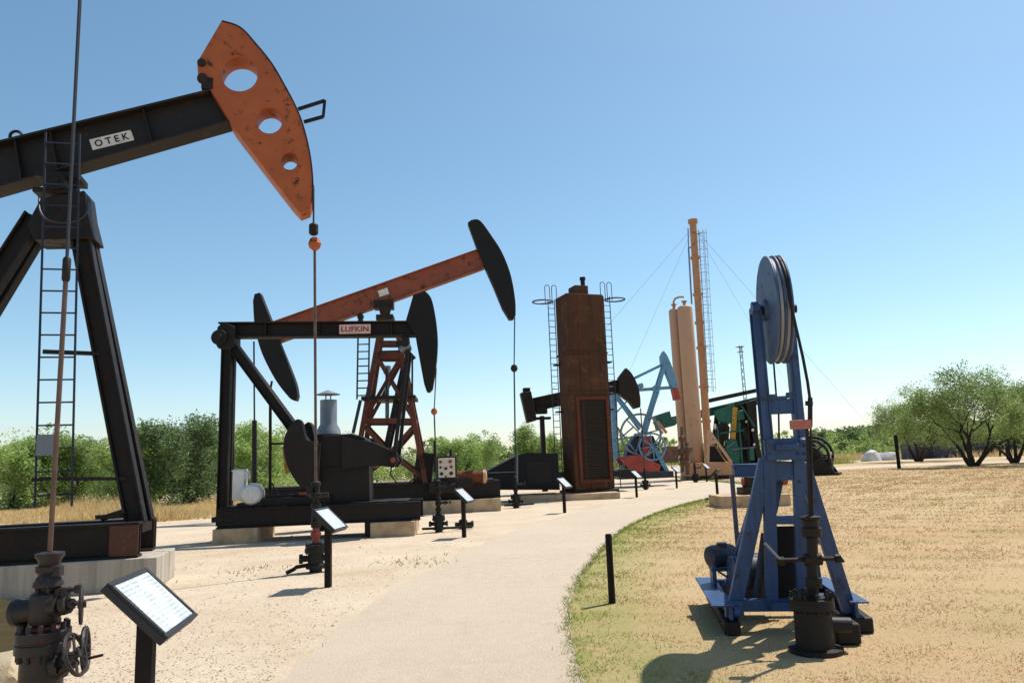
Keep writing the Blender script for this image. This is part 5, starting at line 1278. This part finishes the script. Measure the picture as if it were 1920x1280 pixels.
# the thicket that runs along behind: reads as one mass
cs, rs = [], []
cols = [(-160, 950, 825), (0, 950, 835), (100, 948, 828), (200, 946, 822), (300, 943, 828), (420, 936, 832), (560, 925, 838), (700, 912, 838), (800, 905, 835), (900, 901, 832), (1000, 896, 832), (1100, 886, 830), (1200, 880, 826), (1300, 872, 824), (1420, 866, 822), (1500, 862, 816), (1560, 860, 812), (1640, 857, 806), (1760, 855, 800), (1950, 852, 795), (2100, 850, 795)]
cx_ = [c[0] for c in cols]
for i in range(560):
    px = random.uniform(-160, 2100); yb = np.interp(px, cx_, [c[1] for c in cols]); yt = np.interp(px, cx_, [c[2] for c in cols])
    g = gnd(px, yb); k = 1 + random.random() ** 1.5 * .45; g = Vector((g.x * k, g.y * k, 0))
    H = max(PL(g.x, g.y, 0).q(px, yt + random.gauss(9, 17)).z, 1.4)
    nb = 7 if px < 1480 else 5; sc_ = g.y / 55
    for j in range(nb):
        zz = H * random.uniform(.10, .92); ww = .75 * sc_ ** .5 * (1.3 - .6 * zz / H)
        cs.append((g.x + random.gauss(0, ww * 1.2), g.y + random.gauss(0, ww), zz)); rs.append(ww * random.uniform(.55, 1.0))
cs = np.array(cs); rs = np.array(rs)
far = cs[:, 1] > 75
V1 = leaf_quads(cs[~far], rs[~far], 50, .21, .45); V2 = leaf_quads(cs[far], rs[far], 50, .42, .5)
half = len(V1) // 4 // 2 * 4
tag(link('scrub_thicket', fastmesh('scrub_thicket', np.concatenate([V1, V2]), 4), 'leaf', None, 0, False), 'dense green mesquite scrub running along behind the display', 'scrub', kind='stuff')
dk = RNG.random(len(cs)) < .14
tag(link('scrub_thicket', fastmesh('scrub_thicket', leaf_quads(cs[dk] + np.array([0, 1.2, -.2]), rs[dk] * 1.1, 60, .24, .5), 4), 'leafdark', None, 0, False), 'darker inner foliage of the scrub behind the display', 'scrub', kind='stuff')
# low dark tree line on the far rise
cs, rs = [], []
for i in range(170):
    px = random.uniform(1490, 1980); Y_ = random.uniform(150, 185); P = at(px, 838, Y_)
    yt = np.interp(px, [1490, 1560, 1600, 1640, 1980], [816, 805, 803, 794, 780])
    H = PL(P.x, P.y, 0).q(px, yt + random.uniform(0, 8)).z
    for j in range(4): cs.append((P.x + random.gauss(0, 1.2), P.y + random.gauss(0, 1), H * random.uniform(.35, .95))); rs.append(random.uniform(.9, 1.7))
tag(link('tree_line', fastmesh('tree_line', leaf_quads(np.array(cs), np.array(rs), 60, .7, .55), 4), 'leafdark', None, 0, False), 'far dark line of trees above the scrub at right', 'trees', kind='stuff')

def blades(P, h, wdt, lean, rng=RNG):
    n_ = len(P); g_ = rng.random(n_) * 2 * pi; e = np.stack([np.cos(g_), np.sin(g_), np.zeros(n_)], 1)
    L_ = rng.normal(0, lean, (n_, 3)); L_[:, 2] = 0
    hh = (h * rng.uniform(.5, 1.3, n_))[:, None]; tip = P + np.array([0, 0, 1.]) * hh + L_ * hh
    return np.stack([P - e * wdt / 2, P + e * wdt / 2, tip], 1).reshape(-1, 3)
# tall straw behind the jacks
pts, hs = [], []
for i in range(52000):
    px = random.uniform(-60, 1060)
    y0 = np.interp(px, [-60, 300, 480, 700, 1060], [953, 946, 937, 914, 897]); y1 = np.interp(px, [-60, 300, 480, 700, 1060], [984, 978, 966, 930, 905])
    g = gnd(px, y0 + (y1 - y0) * random.random() ** 1.4); pts.append((g.x, g.y, 0)); hs.append(.75 * (.2 + .8 * max(0, sin(g.x * .55) * sin(g.y * .5 + g.x * .2))) * random.uniform(.4, 1.2))
tag(link('dry_grass', fastmesh('dry_grass', blades(np.array(pts), np.array(hs), .04, .5), 3), 'straw', None, 0, False), 'tall dry straw coloured grass in front of the scrub', 'grass', kind='stuff')
pts = []
for i in range(9000):
    px = random.uniform(1500, 1960); g = gnd(px, np.interp(px, [1500, 1700, 1960], [863, 858, 852]) + random.gauss(0, 1.0)); pts.append((g.x, g.y, 0))
tag(link('dry_grass', fastmesh('dry_grass', blades(np.array(pts), np.full(len(pts), .8), .09, .3), 3), 'straw', None, 0, False), 'dry grass strip along the far track at right', 'grass', kind='stuff')
# short turf on the lawn, thick near the viewer
P_, G_ = [], []
nr = np.random.default_rng(5)
NT = 260000
Yv = 3.2 + (np.abs(nr.random(NT)) ** 1.9) * 56
Xe = edge_x(Yv); Xo = Xe + .02 + nr.random(NT) ** 1.15 * (Yv * .75 - Xe + .4).clip(.2)
okm = Xo < Yv * .78 + .5; Xo, Yv, Xe = Xo[okm], Yv[okm], Xe[okm]
clump = (np.sin(Xo * 5.1 + np.sin(Yv * 3.7) * 2) + np.sin(Yv * 6.3 + Xo * 2.2) + 1.5 * np.sin(Xo * 1.13 + 1.7 * np.sin(Yv * .83)) * np.sin(Yv * 1.37 + 1.3 * np.sin(Xo * .71))) * .2 + .4
keep = nr.random(len(Xo)) < .06 + .94 * np.clip(clump, 0, 1) ** 1.3; Xo, Yv, Xe = Xo[keep], Yv[keep], Xe[keep]
Xo = np.where(nr.random(len(Xo)) < .10, Xe - np.abs(nr.normal(0, .035, len(Xo))) * (1 + np.sin(Yv * 4) ** 2), Xo)
pg = np.clip(1 - (Xo - Xe) / 1.15, 0, 1) ** .8 * .75 + .035 * (np.sin(Xo * 2.3 + Yv) > .5)
isg = nr.random(len(Xo)) < pg
Pt = np.stack([Xo, Yv, np.full(len(Xo), .003)], 1)
for msk, nm, hh, lb in ((~isg, 'turf', .022, 'short dry tan turf on the lawn'), (isg, 'turfgreen', .034, 'short green turf along the right edge of the path')):
    p_ = Pt[msk]; sc_ = np.clip(p_[:, 1] / 9, .7, 4)
    tag(link('turf', fastmesh('turf', blades(p_, hh * sc_ ** .5, .011 * sc_[:, None], 1.1, nr), 3), nm, None, 0, False), lb, 'grass', kind='stuff')
# gravel and litter on the sand
V, F = [], []
for i in range(7000):
    px = random.uniform(0, 900); py = 960 + 330 * random.random() ** .75
    g = gnd(px, py)
    if g.x > np.interp(g.y, [p[1] for p in lps], [p[0] for p in lps]) - .1: continue
    s = random.uniform(.003, .011) * (.6 + g.y / 18); 
    if random.random() < .02: s *= 2.2
    k = len(V); ro = random.random() * 6.28; z_ = .008 if True else 0
    for a_ in range(4):
        V.append((g.x + s * cos(ro + a_ * pi / 2) * random.uniform(.7, 1.3), g.y + s * sin(ro + a_ * pi / 2) * random.uniform(.7, 1.3), .002))
    V.append((g.x + s * .2, g.y, s * random.uniform(.5, .9)))
    F += [(k, k + 1, k + 4), (k + 1, k + 2, k + 4), (k + 2, k + 3, k + 4), (k + 3, k, k + 4)]
mb = MB(); mb.V, mb.F = V, F
tag(part('gravel', mb, 'pebble', None, 0, False), 'small stones scattered over the pale sand', 'gravel', kind='stuff')
# sparse weeds on the sand
pts, gs = [], []
for (px, py, sp, nn) in [(470, 1075, .35, 30), (760, 1050, .3, 40), (790, 1057, .25, 36), (330, 1065, .2, 12), (480, 1066, .15, 20), (20, 1215, .2, 30), (1560, 870, 1.2, 500), (1580, 868, .8, 400)]:
    g = gnd(px, py)
    for i in range(nn): pts.append((g.x + random.gauss(0, sp), g.y + random.gauss(0, sp), 0)); gs.append(.06 if nn < 300 else .9)
tag(link('weeds', fastmesh('weeds', blades(np.array(pts), np.array(gs), .02, .9), 3), 'turfgreen', None, 0, False), 'sparse low weeds on the sand', 'weeds', kind='stuff')

# ================================================================== FAR RIGHT: shed, fence posts, white heaps
sp = at(1830, 850, 95); SH = PL(sp.x, sp.y, radians(4)); q = SH.q
t = thing('shed', 'long low grey shed behind the mesquite at the right edge', 'shed', SH)
x0, x1 = q(1715, 845).x, q(2080, 845).x; zt = q(1900, 818).z
part('wall', MB().box(((x0 + x1) / 2, 1.5, zt / 2), (x1 - x0, 3, zt)), 'shed', t, .02)
part('roof', MB().prism([(x0 - .4, zt), (x1 + .4, zt), (x1 + .4, zt + .3), (x0 - .4, zt + .35)], -.6, 3.6), 'shedroof', t, .02)
part('door', MB().box((q(1738, 845).x, -.02, zt * .45), (1.6, .06, zt * .9)), 'shedroof', t)
mb0 = None
for i in range(14):
    xx = x0 + (x1 - x0) * (i + .5) / 14
    part('board', MB().box((xx, -.03, zt * .5), (.18, .05, zt * .96)), 'shed', t)
for i, (bx, by, sz, lab) in enumerate([(1632, 850, (1.4, 1.1, 1.15), 'left of the two white stone heaps beside the far track'), (1660, 850, (1.5, 1.1, .95), 'right of the two white stone heaps beside the far track')]):
    p_ = at(bx, 840, 93 + i); boulder((p_.x, p_.y, .3), sz, 60 + i, lab, 'boulderw', 'stone heap', 'white stone heaps by the far track')
for i, (bx, by, ty, lab) in enumerate([(1862, 856, 828, 'first slim post left of the shed front'), (1876, 856, 830, 'second slim post in front of the shed'), (1890, 861, 826, 'third and thickest slim post in front of the shed')]):
    bollard(bx, by, ty, lab, 'slim posts in front of the shed', .12)
